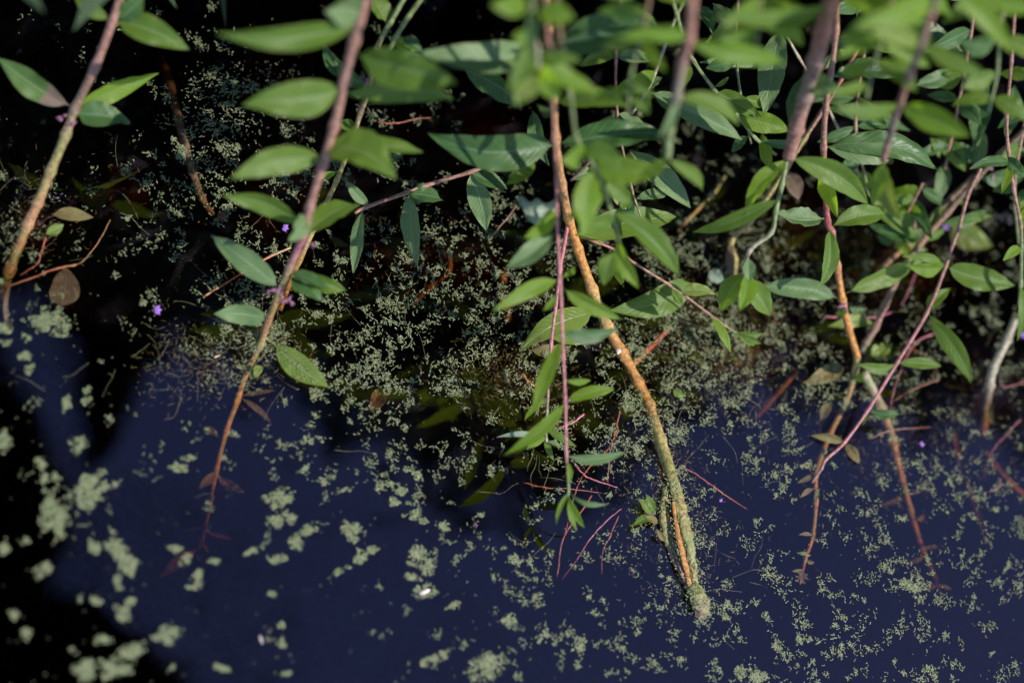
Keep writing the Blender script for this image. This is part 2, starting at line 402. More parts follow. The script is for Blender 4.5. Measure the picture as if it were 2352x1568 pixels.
def plant(name, label, cat, pts, w0, w1, cols, mat, leaves=(), flowers=(), ext=0.0, group='leafy stems hanging over the water', sides=9):
    base = px(*J(*pts[0][:3]), pts[0][3]*.01)
    e = tag(empty(name, base), label, cat, group)
    o, path, rad = stem_obj(pts, w0, w1, cols, mat, e, ext=ext, sides=sides)
    for l in leaves:
        kw = l[8] if len(l) > 8 else {}
        leaf(e, path, *l[:8], **kw)
    for f in flowers: flower(e, *f)
    return e, path
# ------------------------------------------------------------------ the hanging stems
W_ = 'willowherb_stem'
plant('leafy_stem', 'reddish stem at the left edge with a brown-patched leaf, sinking into the water', 'stem',
  [('A', 800, -60, 14), ('A', 735, 140, 12), ('A', 620, 440, 9), ('A', 490, 710, 6), ('A', 430, 880, 5), ('A', 330, 1120, 3), ('A', 245, 1330, 1.2), ('A', 180, 1470, 0), ('D', 60, 330, -2.2), ('D', 20, 520, -5)],
  18, 24, 'kkbmoob', MM,
  [('A', 430, 700, -15, 385, 170, 1, 'n', dict(label='green leaf with a dry pinkish brown base', roll=R(15))),
   ('A', 520, 722, 1035, 460, 120, .8, 'b', dict(roll=R(-30))),
   ('A', 515, 750, 850, 795, 175, -.4, 'd', dict(roll=R(20), prof=.7)),
   ('A', 790, 150, 1245, 310, 190, 0, 'g', dict(roll=R(8), prof=.7)),
   ('A', 700, 130, 480, -60, 100, .5, 'g'),
   ('A', 690, 120, 940, -20, 150, 1.5, 'd')],
  [('A', 465, 810, 5.6, 8, .7), ('A', 415, 770, 5.6, 6, .6)], ext=.3)

plant('leafy_stem', 'tall stem left of the middle with paired leaves and pink buds', 'stem',
  [('.', 842, -10, 25), ('.', 815, 90, 22), ('.', 790, 190, 19), ('.', 768, 290, 16), ('.', 742, 375, 13.5), ('.', 712, 475, 10.5), ('.', 698, 540, 8.6), ('.', 665, 615, 6), ('.', 638, 682, 4), ('.', 615, 740, 1.8), ('.', 598, 792, 0), ('.', 568, 852, -1), ('.', 545, 920, -1.8), ('.', 520, 990, -2.8), ('.', 497, 1080, -4), ('.', 482, 1160, -6), ('.', 464, 1245, -9)],
  26, 9, 'kkkkkkpmoooOOOOr', MM,
  [('.', 785, 197, 558, 240, 88, 0, 'g', dict(roll=R(5), prof=.85)),
   ('.', 800, 225, 1042, 222, 56, .5, 'g', dict(roll=R(-20))),
   ('.', 832, 62, 500, 75, 64, 1, 'g', dict(roll=R(10))),
   ('.', 838, 20, 748, 22, 78, 1.5, 's'),
   ('.', 835, 118, 1052, 190, 95, 2.5, 'g', dict(roll=R(-12))),
   ('.', 742, 362, 530, 408, 66, .3, 'g', dict(roll=R(15))),
   ('.', 765, 388, 972, 350, 44, .2, 'g'),
   ('.', 760, 335, 912, 408, 92, 2, 'g', dict(prof=.7)),
   ('.', 685, 522, 512, 448, 48, .5, 'g', dict(arch=-.09)),
   ('.', 712, 545, 826, 470, 52, .5, 'g'),
   ('.', 720, 500, 663, 555, 42, .8, 's', dict(prof=.7)),
   ('.', 634, 655, 485, 533, 56, 1, 's', dict(roll=R(12))),
   ('.', 668, 645, 742, 690, 55, 0, 'd', dict(prof=.6)),
   ('.', 690, 640, 798, 664, 42, 0, 'g', dict(wave=2.5)),
   ('.', 668, 628, 755, 665, 30, .6, 'd'),
   ('.', 607, 727, 492, 720, 50, .5, 's', dict(prof=.7, arch=-.08)),
   ('D', 1580, 1170, 1780, 1330, 40, -1.5, 'x'), ('D', 1590, 1150, 1800, 1110, 34, -1, 'x'), ('G', 1400, -10, 1315, -110, 50, -1, 'o'),
   ('G', 1412, 175, 1300, 300, 62, -.5, 'o'), ('G', 1440, 185, 1595, 320, 66, -.5, 'o'),
   ('G', 1335, 560, 1170, 560, 30, -2, 'o'), ('G', 1360, 570, 1530, 628, 30, -2, 'o'),
   ('G', 1320, 600, 1300, 700, 30, -1, 'o'), ('G', 1320, 640, 1365, 715, 26, -1, 'o')],
  [('.', 645, 668, 4.6, 9, .75), ('.', 664, 690, 4.2, 8, .75), ('.', 620, 668, 4.6, 7, .7), ('.', 716, 562, 8.3, 6, .7), ('.', 762, 352, 14.5, 5, .6)], ext=.3)

plant('floating_leaf', 'yellow-green leaf lying on the water at the tall left stem, dotted with duckweed', 'leaf',
  [('.', 606, 772, .5), ('.', 618, 782, .35), ('.', 632, 791, .3)], 5, 4, 'gm', MS,
  [('D', 1795, 810, 2150, 1088, 165, .25, 'y', dict(roll=R(4), arch=.01, fold=.15))], group=None)

plant('leafy_stem', 'thin sideways twig with hanging leaves below the large dark central leaf', 'stem',
  [('B', 1420, 925, 9), ('B', 1110, 1045, 6.5), ('B', 900, 1125, 5.2), ('B', 620, 1210, 4.2), ('B', 480, 1262, 3.8), ('B', 220, 1355, 3.3), ('B', 150, 1392, 3.2)],
  9, 8, 'kkk', MS,
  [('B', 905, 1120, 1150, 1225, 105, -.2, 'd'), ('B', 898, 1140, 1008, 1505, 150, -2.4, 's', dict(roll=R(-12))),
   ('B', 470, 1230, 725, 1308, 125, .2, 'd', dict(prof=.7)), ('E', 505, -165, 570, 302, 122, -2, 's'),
   ('B', 232, 1338, 95, 1180, 78, .8, 's'), ('E', 210, -60, 138, 345, 92, -1.5, 's')])

# long stem that ends in the algae-covered floating stub
e, pth = plant('leafy_stem', 'long orange stem in the middle whose lower end floats thick with green algae', 'stem',
  [('.', 1255, -10, 22), ('.', 1268, 115, 19), ('.', 1272, 225, 16), ('.', 1276, 316, 13), ('.', 1290, 422, 9.5), ('.', 1306, 500, 7), ('.', 1327, 570, 4.8), ('.', 1360, 663, 2.4), ('.', 1394, 748, .8), ('.', 1430, 811, 0), ('.', 1466, 880, -.5), ('.', 1490, 930, -.6), ('.', 1515, 1010, -.1), ('.', 1540, 1085, .4)],
  15, 30, 'oooooOOyOOOym', MW,
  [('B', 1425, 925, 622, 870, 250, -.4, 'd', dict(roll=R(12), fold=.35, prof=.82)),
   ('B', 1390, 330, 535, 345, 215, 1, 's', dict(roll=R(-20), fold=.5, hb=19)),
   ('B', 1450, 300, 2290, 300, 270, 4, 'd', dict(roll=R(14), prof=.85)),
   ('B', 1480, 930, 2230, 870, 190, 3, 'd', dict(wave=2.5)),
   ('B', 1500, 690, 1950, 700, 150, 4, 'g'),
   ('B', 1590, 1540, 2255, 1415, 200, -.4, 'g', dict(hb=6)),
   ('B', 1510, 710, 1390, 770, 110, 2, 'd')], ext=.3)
# algae-covered end: two ridged lobes and a blunt tip
def lobe(name, parent, pts, ws, mat, cols, flat=.55, lab=None):
    P3 = [px(*J(c, x, y), h*.01) for c, x, y, h in pts]; path = catmull(P3, 22); nn = len(path)
    rad = [np.interp(i/(nn-1)*(len(ws)-1), range(len(ws)), ws)*.5*scale_at(path[i]) for i in range(nn)]
    cc = []
    for i in range(nn):
        f = i/(nn-1)*(len(cols)-1); j = min(int(f), len(cols)-2); a, b = STEMC[cols[j]], STEMC[cols[j+1]]
        cc.append(tuple(a[q]+(b[q]-a[q])*(f-j) for q in range(3)))
    V, F, UV, CC = tube_data(path, rad, cc, 26)
    V2 = []
    for k, v in enumerate(V):
        i = min(k//27, nn-1); c = path[i]; d = v-c
        d = d*np.array([1, 1, flat]); d *= 1+.42*noise.noise(Vector(v*170))+.30*noise.noise(Vector(v*480))+.15*noise.noise(Vector(v*1200))
        V2.append(c+d)
    o = mesh(name, V2, F, mat, parent, UV, CC)
    if lab: o['label'] = lab
    return o
lobe('sheath', e, [('.', 1532, 1060, .2), ('.', 1552, 1120, .5), ('.', 1566, 1180, .6), ('.', 1582, 1250, .6), ('.', 1598, 1345, .3)], [20, 28, 31, 25, 16], MM, 'mymy', lab='green slimy ridge along the floating end')
lobe('core', e, [('.', 1546, 1150, .9), ('.', 1556, 1220, 1.0), ('.', 1572, 1290, .9), ('.', 1586, 1350, .4)], [6, 11, 13, 9], MW, 'OOOO', lab='bare orange wood strip in the rotten end')
lobe('side_shoot', e, [('.', 1530, 1120, .2), ('.', 1524, 1190, .3), ('.', 1540, 1260, .2), ('.', 1556, 1300, .1), ('.', 1580, 1350, -.3)], [14, 22, 17, 11, 8], MM, 'mybkk')
for q in (('H', 2090, 470, 2000, 360, 60, 'y'), ('H', 2110, 450, 2050, 330, 50, 'g'), ('H', 2100, 500, 1965, 545, 60, 'g'), ('H', 2130, 520, 2040, 480, 50, 'o'), ('H', 2180, 640, 2120, 560, 40, 'o')):
    leaf(e, None, *q[:6], .4, q[6], hb=.3, name='leaflet')
lobe('stub', e, [('.', 1588, 1338, .1), ('.', 1600, 1362, .5), ('.', 1610, 1390, .3), ('.', 1614, 1412, -.3)], [22, 44, 40, 28], MM, 'ymbb', .5, lab='blunt cut end of the stem under green scum')

e, pth = plant('leafy_stem', 'pink stem hanging straight down in the middle, with narrow leaves to its tip', 'stem',
  [('B', 1385, -60, 30.7), ('B', 1412, 300, 26.9), ('B', 1440, 640, 23.0), ('B', 1455, 900, 19.8), ('B', 1468, 1200, 16.6), ('E', 1470, 0, 14.1), ('E', 1487, 300, 12.3), ('E', 1500, 600, 10.6), ('E', 1510, 860, 9.2), ('E', 1525, 1190, 7.2), ('E', 1532, 1540, 5.4), ('H', 1542, 200, 4.6), ('H', 1545, 310, 4.2), ('H', 1540, 345, 4.1)],
  9, 6, 'kkkppppgg', MS,
  [('E', 1462, 400, 1062, 580, 112, .3, 'b', dict(roll=R(10))), ('E', 1535, 425, 1890, 645, 110, -.3, 'b'),
   ('E', 1515, 745, 1872, 705, 98, -.2, 'd', dict(prof=.75)), ('E', 1492, 770, 1310, 1250, 105, -.6, 'b', dict(roll=R(-25))),
   ('E', 1515, 1175, 1130, 1530, 92, -.8, 'b'), ('E', 1545, 1200, 1850, 1100, 88, .4, 'b'),
   ('E', 1530, 1062, 1690, 1045, 48, -1, 'b'), ('H', 1545, 95, 1922, 62, 76, .6, 's', dict(roll=R(-10))),
   ('E', 1510, 90, 1140, 308, 150, -1.5, 's', dict(roll=R(-10))), ('E', 1480, -30, 1258, 110, 125, 2, 'b'),
   ('H', 1535, 315, 1465, 530, 36, -.4, 'b'), ('H', 1550, 320, 1802, 402, 40, 0, 's'), ('H', 1542, 345, 1652, 552, 52, -.6, 'b'),
   ('H', 1545, 120, 1552, 270, 34, -.2, 'b'), ('H', 1545, 380, 1600, 570, 40, -.8, 'b'),
   ('E', 1520, 385, 1592, 300, 46, -1, 'b'), ('E', 1455, 470, 1378, 592, 48, -1, 'b')])
flower(e, 'E', 1530, 1185, 7.3, 5, .6)
tag(leaf(None, None, 'B', 1470, 1370, 1212, 1300, 185, .6, 'p', hb=12.5, roll=R(28), arch=.16, fold=.5, prof=.5, name='curled_leaf', wave=3),
    'pale curled leaf showing its white-green underside beside the middle stems', 'leaf')

plant('leafy_stem', 'thin pink shoot beside the middle hanging stem, pale curled leaves at its tip', 'stem',
  [('E', 1545, 0, 6.5), ('E', 1520, 150, 6), ('E', 1490, 320, 5.2), ('E', 1462, 560, 4.6), ('E', 1432, 800, 4), ('E', 1415, 1050, 3.3), ('E', 1405, 1250, 2.6), ('E', 1398, 1360, 2.2), ('E', 1402, 1450, 2)],
  9, 5, 'PPppgw', MS,
  [('E', 1395, 1425, 1078, 1416, 40, -.4, 'p', dict(arch=.1)), ('E', 1412, 1345, 1600, 1478, 52, 0, 'g'), ('E', 1400, 1400, 1452, 1575, 44, -.6, 'g'),
   ('E', 1390, 1180, 1258, 1305, 44, -.4, 'b'), ('E', 1390, 1420, 1270, 1495, 42, -.4, 'b'), ('E', 1405, 1450, 1500, 1490, 34, 0, 's')])

plant('leafy_stem', 'pinkish shoot slanting down right of the middle, with a fan of narrow tip leaves', 'stem',
  [('E', 1640, 110, 5.5), ('E', 1850, 195, 5), ('E', 1990, 290, 4.6), ('E', 2200, 420, 3.8), ('F', 50, 440, 3.6), ('F', 150, 505, 3.2), ('F', 290, 610, 2.6), ('F', 400, 690, 2.2), ('F', 470, 735, 2)],
  6, 5, 'rkkkkg', MS,
  [('F', 295, 622, 440, 866, 62, -.6, 'b'), ('F', 470, 732, 660, 735, 40, .2, 'g'), ('F', 475, 742, 640, 805, 50, -.2, 'g'), ('F', 470, 742, 592, 822, 46, -.6, 'b'),
   ('F', 110, 460, 342, 482, 86, .2, 'y', dict(prof=.7)), ('E', 1800, 180, 1645, 115, 34, .2, 'b'), ('E', 1915, 215, 1895, 420, 86, -.8, 'b'),
   ('E', 2235, 425, 2290, 560, 60, -.5, 'g')])

# leaves lying low in the middle
tag(leaf(None, None, 'E', 1705, 600, 1225, 858, 165, -.4, 'y', hb=1.4, roll=R(-18), fold=.12, name='floating_leaf', prof=.8),
    'glossy yellow-green leaf behind the middle stems, bearing a dark beetle', 'leaf')
tag(leaf(None, None, 'E', 1400, 735, 1690, 800, 95, 0, 'y', hb=1.0, roll=R(10), fold=.1, name='floating_leaf'),
    'small yellow leaf just right of the middle pink stem above the water', 'leaf')
tag(leaf(None, None, 'E', 2345, 415, 1812, 590, 200, -.4, 'g', hb=1.6, roll=R(6), fold=.15, name='floating_leaf', prof=.62, label=None),
    'broad flat leaf right of the middle lying over the duckweed in dappled shade', 'leaf')
tag(leaf(None, None, 'E', 1300, 850, 1540, 890, 90, 0, 'o', hb=-.3, roll=0, fold=.1, name='sunken_leaf'),
    'olive leaf just under the surface behind the middle pink stems', 'leaf')

plant('leafy_stem', 'blurred grey-green stem right of the top middle with drooping leaves', 'stem',
  [('C', 185, -20, 36), ('C', 165, 250, 33), ('C', 115, 420, 30.5), ('C', 80, 640, 28), ('C', 35, 850, 25), ('C', 20, 1030, 23)],
  24, 20, 'kkegg', MS,
  [('C', 170, 270, 800, 385, 140, -1, 'b', dict(roll=R(-10))), ('C', 150, 260, -330, 225, 110, 2, 'b'),
   ('C', 60, 640, 505, 800, 115, -1, 'g', dict(roll=R(20))), ('C', 60, 640, -40, 900, 70, -2, 's'),
   ('C', 20, 1040, 260, 1240, 90, -4, 'g'), ('C', 30, 1020, -100, 1180, 80, 0, 'g')], ext=.3)

plant('leafy_stem', 'thickest, most blurred pink stem, right of the top middle', 'stem',
  [('C', 1100, -30, 34), ('C', 1040, 200, 30), ('C', 990, 400, 27), ('C', 920, 640, 23), ('C', 860, 850, 20), ('C', 815, 1030, 17.5)],
  42, 30, 'kkekk', MS,
  [('C', 1060, 0, 345, 90, 140, 2, 'g'), ('C', 1150, 0, 1700, 40, 260, 1, 'b', dict(prof=.7)),
   ('C', 820, 1030, 1345, 1320, 170, -2, 'g'), ('C', 800, 1060, 535, 1405, 120, -2, 'b'),
   ('C', 760, 1300, 190, 1510, 110, -6, 'g'), ('C', 960, 560, 1140, 560, 150, 2, 's', dict(prof=.6))], ext=.25)
plant('leafy_stem', 'blurred pale drooping shoot tip in front of the duckweed right of the middle', 'stem',
  [('C', 800, 1050, 17.3), ('C', 770, 1200, 16.2), ('C', 730, 1380, 15), ('C', 700, 1520, 14), ('F', 560, 200, 12.5), ('F', 520, 370, 11)],
  12, 9, 'gggww', MS,
  [('F', 510, 340, 370, 600, 150, -2, 'g'), ('F', 540, 390, 700, 620, 150, -2, 'g'), ('F', 520, 330, 500, 590, 120, 0, 'b'), ('F', 510, 180, 560, 400, 90, -1, 's')])

e, pth = plant('leafy_stem', 'thin orange-brown stem right of centre that forks at the water surface', 'stem',
  [('C', 1130, -40, 25), ('C', 1125, 200, 22), ('C', 1090, 480, 19.5), ('C', 1055, 720, 17), ('C', 1042, 960, 14.5), ('C', 1052, 1200, 12), ('C', 1068, 1450, 9.5), ('F', 1095, 80, 7.6), ('F', 1130, 300, 5.6), ('F', 1165, 520, 3.7), ('F', 1205, 700, 2), ('F', 1265, 900, .4)],
  12, 16, 'okkkrrkOOO', MW,
  [('C', 1075, 970, 1622, 925, 150, .6, 's', dict(roll=R(-22), arch=.12)), ('C', 1080, 975, 1825, 1090, 165, .5, 'd', dict(wave=2.2)),
   ('C', 1030, 1440, 728, 1405, 125, .4, 's', dict(wave=2)), ('C', 1105, 1465, 1460, 1380, 145, .4, 'g'),
   ('F', 1080, 50, 1005, 455, 108, -2, 'g'), ('F', 1110, 515, 612, 425, 145, 0, 's', dict(roll=R(5), wave=1.8)),
   ('F', 1230, 490, 1712, 235, 125, 1, 'g'), ('F', 1190, 545, 1165, 640, 60, -.5, 'g'), ('F', 1240, 520, 1312, 582, 50, 0, 's'),
   ('C', 1095, 510, 1580, 480, 150, 1, 'd', dict(wave=2.5)), ('C', 1070, 1010, 1140, 1420, 110, 1, 'b'), ('F', 1270, 1000, 1290, 1060, 60, -.2, 'g')],
  [('F', 1165, 560, 3.6, 5, 1)], ext=.3)
stem_obj([('F', 1262, 890, .4), ('F', 1245, 1000, -.1), ('F', 1185, 1190, -.9), ('F', 1080, 1400, -1.6), ('F', 1020, 1560, -1.8), ('I', 990, 210, -1.4), ('I', 992, 380, -1.4), ('I', 972, 600, -1.8), ('I', 922, 760, -2), ('I', 895, 880, -2.2)], 17, 7, 'OooOOOr', MM, e, 'lower_branch')
for q in (('I', 985, 200, 870, 260, 34), ('I', 975, 300, 890, 355, 34), ('I', 960, 160, 895, 150, 50), ('I', 985, 380, 1010, 300, 26), ('I', 970, 600, 880, 600, 26), ('I', 980, 620, 1010, 650, 22),
          ('I', 940, 720, 870, 715, 26), ('I', 930, 770, 985, 780, 26), ('I', 910, 830, 835, 835, 26)):
    leaf(e, None, q[0], q[1], q[2], q[3], q[4], q[5], 0, rnd.choice('yoo'), hb=-.6, name='leaflet')
for k in range(8):
    a = k*math.pi/4+.3; leaf(e, None, 'I', 900, 878, 900+48*math.cos(a), 878+48*math.sin(a), 22, 0, 'r', hb=-.9, name='leaflet')
stem_obj([('F', 1300, 990, .2), ('F', 1420, 1230, -.8), ('F', 1490, 1430, -1.4), ('I', 1500, 20, -1.8), ('I', 1550, 220, -2.4), ('I', 1610, 440, -3.2), ('I', 1690, 700, -4.6), ('I', 1770, 880, -6.5), ('I', 1800, 1010, -9)], 24, 7, 'woOOOOr', MM, e, 'lower_branch')
for q in (('I', 1590, 340, 1380, 420, 34), ('I', 1600, 330, 1700, 300, 26), ('I', 1650, 500, 1700, 470, 34), ('I', 1690, 690, 1800, 670, 30), ('I', 1700, 740, 1590, 770, 30), ('I', 1780, 930, 1700, 960, 26), ('I', 1785, 930, 1880, 950, 26)):
    leaf(e, None, q[0], q[1], q[2], q[3], q[4], q[5], -.6, 'o', hb=-3, name='leaflet')

plant('leafy_stem', 'blurred pinkish stem near the top right corner with yellow-green paired leaves', 'stem',
  [('C', 1775, -30, 40), ('C', 1750, 80, 38.5), ('C', 1680, 290, 36), ('C', 1605, 490, 33), ('C', 1540, 680, 30), ('C', 1485, 850, 27.5), ('C', 1430, 1050, 24.5)],
  16, 15, 'ekekek', MS,
  [('C', 1665, 285, 1335, 190, 120, 1, 'y', dict(prof=.8)), ('C', 1700, 300, 2125, 480, 125, 1, 'g', dict(roll=R(25))),
   ('C', 1540, 685, 1085, 710, 105, 1, 'g'), ('C', 1560, 700, 2005, 885, 175, 1.5, 'b', dict(roll=R(-22))),
   ('C', 1430, 1060, 1560, 1430, 130, -3, 'y', dict(prof=.8)), ('C', 1425, 1080, 1370, 1330, 110, -1, 'g')], ext=.3)
plant('leafy_stem', 'blurred bright green shoot high at the top centre', 'stem',
  [('B', 1310, -40, 33), ('B', 1300, 120, 31.5), ('B', 1330, 300, 30), ('B', 1360, 480, 28.5)],
  18, 14, 'ggww', MS,
  [('B', 1340, 250, 1150, 600, 130, -1, 'g'), ('B', 1360, 400, 1200, 690, 210, -2, 'y', dict(prof=.6)), ('B', 1380, 430, 1480, 650, 150, -2, 'b'),
   ('B', 1370, 370, 1760, 620, 125, -1, 'b'), ('B', 1350, 240, 1180, 240, 110, 0, 'b'), ('B', 1310, 10, 1040, 30, 160, 1, 'b'), ('B', 1330, 20, 1590, 120, 170, 1, 'b'),
   ('B', 1330, 350, 1640, 380, 90, 1, 'g'), ('B', 1320, 60, 1330, 400, 90, 1, 's'), ('B', 1330, 480, 1480, 560, 120, 3, 'b')], ext=.3)
plant('leafy_stem', 'blurred dark-leaved shoot just right of the middle stems', 'stem',
  [('B', 1470, -60, 33), ('B', 1500, 300, 29.5), ('B', 1560, 640, 26), ('B', 1600, 900, 23), ('B', 1720, 1100, 20.5), ('B', 1800, 1300, 18), ('E', 1880, 150, 15)],
  9, 9, 'kggg', MS,
  [('B', 1700, 1010, 1510, 1050, 140, 1, 'b'), ('B', 1740, 1060, 2160, 1130, 200, 2, 'b', dict(prof=.7)), ('B', 1740, 1100, 1640, 1560, 170, -2, 'b'),
   ('B', 1780, 1130, 1960, 1330, 120, -1, 'g'), ('B', 1640, 960, 1900, 1120, 150, 1, 'g'), ('E', 1850, -60, 2285, 350, 165, -2, 'g', dict(roll=R(25))),
   ('E', 1900, 230, 1780, 420, 130, -1, 'g'), ('E', 1860, 120, 2010, 440, 110, -1, 'b'), ('B', 1780, 1250, 1530, 1420, 120, 0, 'g'), ('E', 1850, 40, 1600, 60, 130, 2, 'g')])
plant('leafy_stem', 'large bright leaves out of focus in the top right corner', 'leaf',
  [('C', 1780, -140, 40), ('C', 1950, -60, 39), ('C', 2200, -60, 38)], 12, 10, 'gg', MS,
  [('C', 1860, -40, 2292, 342, 145, -2, 'b', dict(roll=R(12), prof=.8)), ('C', 1780, -90, 1280, 140, 200, 0, 'b', dict(prof=.7)), ('C', 2120, -60, 2420, 70, 150, 0, 'b'),
   ('C', 1780, -80, 1560, 60, 150, -1, 'g')])

plant('leafy_stem', 'slender straight pink-brown stem on the right with leaf pairs, its tip touching the water', 'stem',
  [('C', 2070, 1100, 12), ('C', 1990, 1260, 10.5), ('F', 1930, 40, 8.8), ('F', 1890, 150, 8), ('F', 1840, 300, 7), ('F', 1720, 600, 5), ('F', 1520, 935, 2.9), ('F', 1335, 1235, 1.4), ('F', 1180, 1450, .5), ('F', 1060, 1560, .15), ('I', 1030, 165, -.1), ('I', 965, 260, -.5)],
  9, 6, 'kkkkpppkk', MS,
  [('F', 1822, 278, 1590, 300, 100, 0, 'b', dict(prof=.7)), ('F', 1800, 280, 1560, 235, 60, .6, 'g'), ('F', 1865, 300, 2312, 415, 165, .4, 'g', dict(roll=R(8), prof=.8)),
   ('F', 1725, 615, 1870, 445, 90, .8, 'g', dict(prof=.6)), ('F', 1735, 635, 2020, 1055, 125, -1.2, 'g', dict(roll=R(-14))), ('F', 1720, 620, 1755, 560, 40, .2, 'b'),
   ('F', 1500, 935, 1262, 940, 76, .2, 'g'), ('F', 1535, 950, 1818, 952, 78, .1, 'g'), ('F', 1338, 1238, 1546, 1262, 66, .2, 'd'),
   ('F', 1178, 1445, 968, 1400, 60, -.1, 'o'), ('F', 1190, 1450, 1275, 1590, 70, -.3, 'o'), ('F', 1330, 1250, 1300, 1340, 30, -.6, 'g')])
plant('leafy_stem', 'brown woody branch slanting from the right edge down into the duckweed', 'branch',
  [('C', 2380, 820, 14), ('C', 2200, 1000, 11), ('C', 2030, 1180, 8.5), ('C', 1850, 1390, 6.3), ('C', 1690, 1570, 4.7), ('F', 1560, 320, 3.3), ('F', 1440, 560, 2), ('F', 1380, 700, 1), ('F', 1320, 800, .2), ('F', 1290, 870, -.4)],
  12, 17, 'bbbkbkbw', MW,
  [('C', 2010, 1130, 2090, 855, 108, 1, 's', dict(roll=R(10))), ('C', 2180, 1030, 2360, 860, 90, 1, 'd'), ('C', 1990, 1180, 2040, 1200, 40, 0, 'y'),
   ('C', 2060, 1180, 2352, 1150, 130, -1, 'd'), ('C', 2180, 1040, 2380, 980, 110, .5, 'd'),
   ('F', 1690, 110, 1380, 60, 110, -.5, 'd'), ('C', 1700, 1500, 1560, 1300, 120, 0, 'g'), ('C', 1640, 1540, 1400, 1400, 130, .6, 'g'),
   ('F', 1720, 100, 1820, -160, 80, .5, 'g', dict()), ('C', 1810, 1440, 2115, 1375, 86, .4, 'd', dict(arch=.12)), ('F', 1815, 130, 2160, -40, 66, 1, 'g'),
   ('C', 1890, 1340, 1960, 1320, 60, 0, 'g'), ('F', 1690, 110, 1500, 180, 60, -1, 'y')],
  [('C', 1640, 1440, 5.4, 6, 1.2), ('C', 2140, 1110, 9.4, 5, 1.2)], ext=.25)
plant('leafy_stem', 'second brown branch lying beside the woody one at the right', 'branch',
  [('C', 2030, 1150, 8), ('C', 1880, 1290, 6.2), ('C', 1720, 1440, 4.6), ('F', 1600, 150, 3), ('F', 1480, 260, 2), ('F', 1390, 350, 1)],
  13, 11, 'bbob', MW, [('C', 1650, 1540, 1860, 1480, 70, 0, 'g')])
plant('leafy_stem', 'thin stem running down the right edge of the picture with a hanging narrow leaf', 'stem',
  [('C', 2300, -60, 29), ('C', 2270, 400, 24), ('C', 2240, 760, 19.5), ('C', 2250, 980, 17), ('C', 2285, 1240, 15), ('C', 2330, 1460, 13), ('F', 2335, 180, 11), ('F', 2330, 420, 9), ('F', 2320, 560, 8)],
  7, 9, 'kkkgg', MS,
  [('F', 2335, 180, 2218, 262, 70, 0, 'b'), ('F', 2330, 430, 2312, 790, 70, -2, 'g'), ('C', 2285, 1060, 2205, 1265, 60, -.6, 'b'), ('C', 2260, 1010, 2360, 1160, 90, 0, 'd'), ('C', 2260, 1040, 2000, 1100, 80, 1, 'd'), ('C', 2330, 1400, 2400, 1300, 80, 1, 'b')])

# background shoots behind the blurred ones, upper right
plant('leafy_stem', 'thin green stem behind the blurred ones, upper right, with broad lit leaves', 'stem',
  [('C', 40, -60, 21), ('C', 85, 100, 19), ('C', 130, 250, 17), ('C', 195, 400, 15), ('C', 320, 575, 13), ('C', 470, 745, 11), ('C', 600, 905, 9.5), ('C', 730, 1010, 8)],
  9, 7, 'ggggg', MS,
  [('C', 335, 590, 640, 765, 120, 0, 'g', dict(roll=R(15), prof=.75)), ('C', 340, 610, 455, 705, 100, -.4, 's', dict(hb=12.5)), ('C', 490, 760, 835, 845, 145, .3, 'b', dict(prof=.75)),
   ('C', 610, 920, 700, 1095, 86, -.6, 'b'), ('C', 320, 590, 425, 500, 34, .4, 'g'), ('C', -10, 640, 512, 915, 150, -.6, 's', dict(roll=R(6))), ('C', 620, 910, 930, 890, 60, 0, 'd')])
plant('leafy_stem', 'thin whitish twig behind the blurred stems, upper right, with a long vertical leaf', 'stem',
  [('C', 640, -60, 17), ('C', 715, 95, 15), ('C', 790, 215, 14), ('C', 880, 375, 12.5), ('C', 960, 500, 11.2), ('C', 1040, 640, 10), ('C', 1150, 870, 8.4), ('C', 1260, 1120, 6.6), ('C', 1345, 1280, 5.2)],
  6, 6, 'wwwkwwg', MS,
  [('C', 745, 190, 655, 750, 188, -2.6, 's', dict(roll=R(-8), fold=.3)), ('C', 800, 210, 865, 130, 50, .3, 'g'), ('C', 925, 480, 850, 870, 130, -2, 'd'),
   ('C', 960, 465, 1235, 250, 70, .6, 'g'), ('C', 1270, 1120, 1370, 1230, 100, -.3, 'g'), ('C', 1180, 900, 1480, 960, 90, -.6, 'd'), ('C', 1090, 700, 1620, 840, 120, -1, 'd'), ('C', 1345, 1280, 1670, 1440, 150, -.5, 'g'), ('C', 1100, 740, 1160, 650, 50, .2, 'b')])
tag(leaf(None, None, 'C', 800, 388, 240, 400, 115, .4, 's', hb=12, name='fallen_leaf', roll=R(-12)), 'lit leaf crossing the long vertical leaf, upper right', 'leaf')
tag(leaf(None, None, 'B', 1940, 980, 2355, 1345, 165, -2, 's', hb=8, name='fallen_leaf', roll=R(8)), 'pointed grey-green leaf behind the blurred shoot, right of centre, pointing down right', 'leaf')
plant('leafy_stem', 'pale brown twig crossing behind the large blurred leaf, top right of centre', 'stem',
  [('B', 2330, -80, 21), ('B', 2290, 20, 19), ('B', 2210, 200, 17), ('B', 2140, 400, 15), ('B', 2060, 590, 13), ('B', 1930, 780, 11), ('B', 1700, 1040, 8), ('B', 1560, 1180, 6)],
  9, 7, 'ggwwbb', MS,
  [('B', 2120, 470, 1795, 622, 125, -.4, 'b', dict(roll=R(-10))), ('B', 2060, 600, 2160, 500, 60, .4, 's'), ('B', 2060, 600, 2080, 700, 50, -.6, 'g'), ('B', 2110, 605, 2400, 730, 130, 0, 's'), ('B', 1560, 1190, 1760, 1130, 80, 0, 's'), ('B', 1940, 1240, 1900, 1370, 60, -.6, 'b'), ('B', 1830, 1230, 1940, 1370, 70, -.6, 'y')])
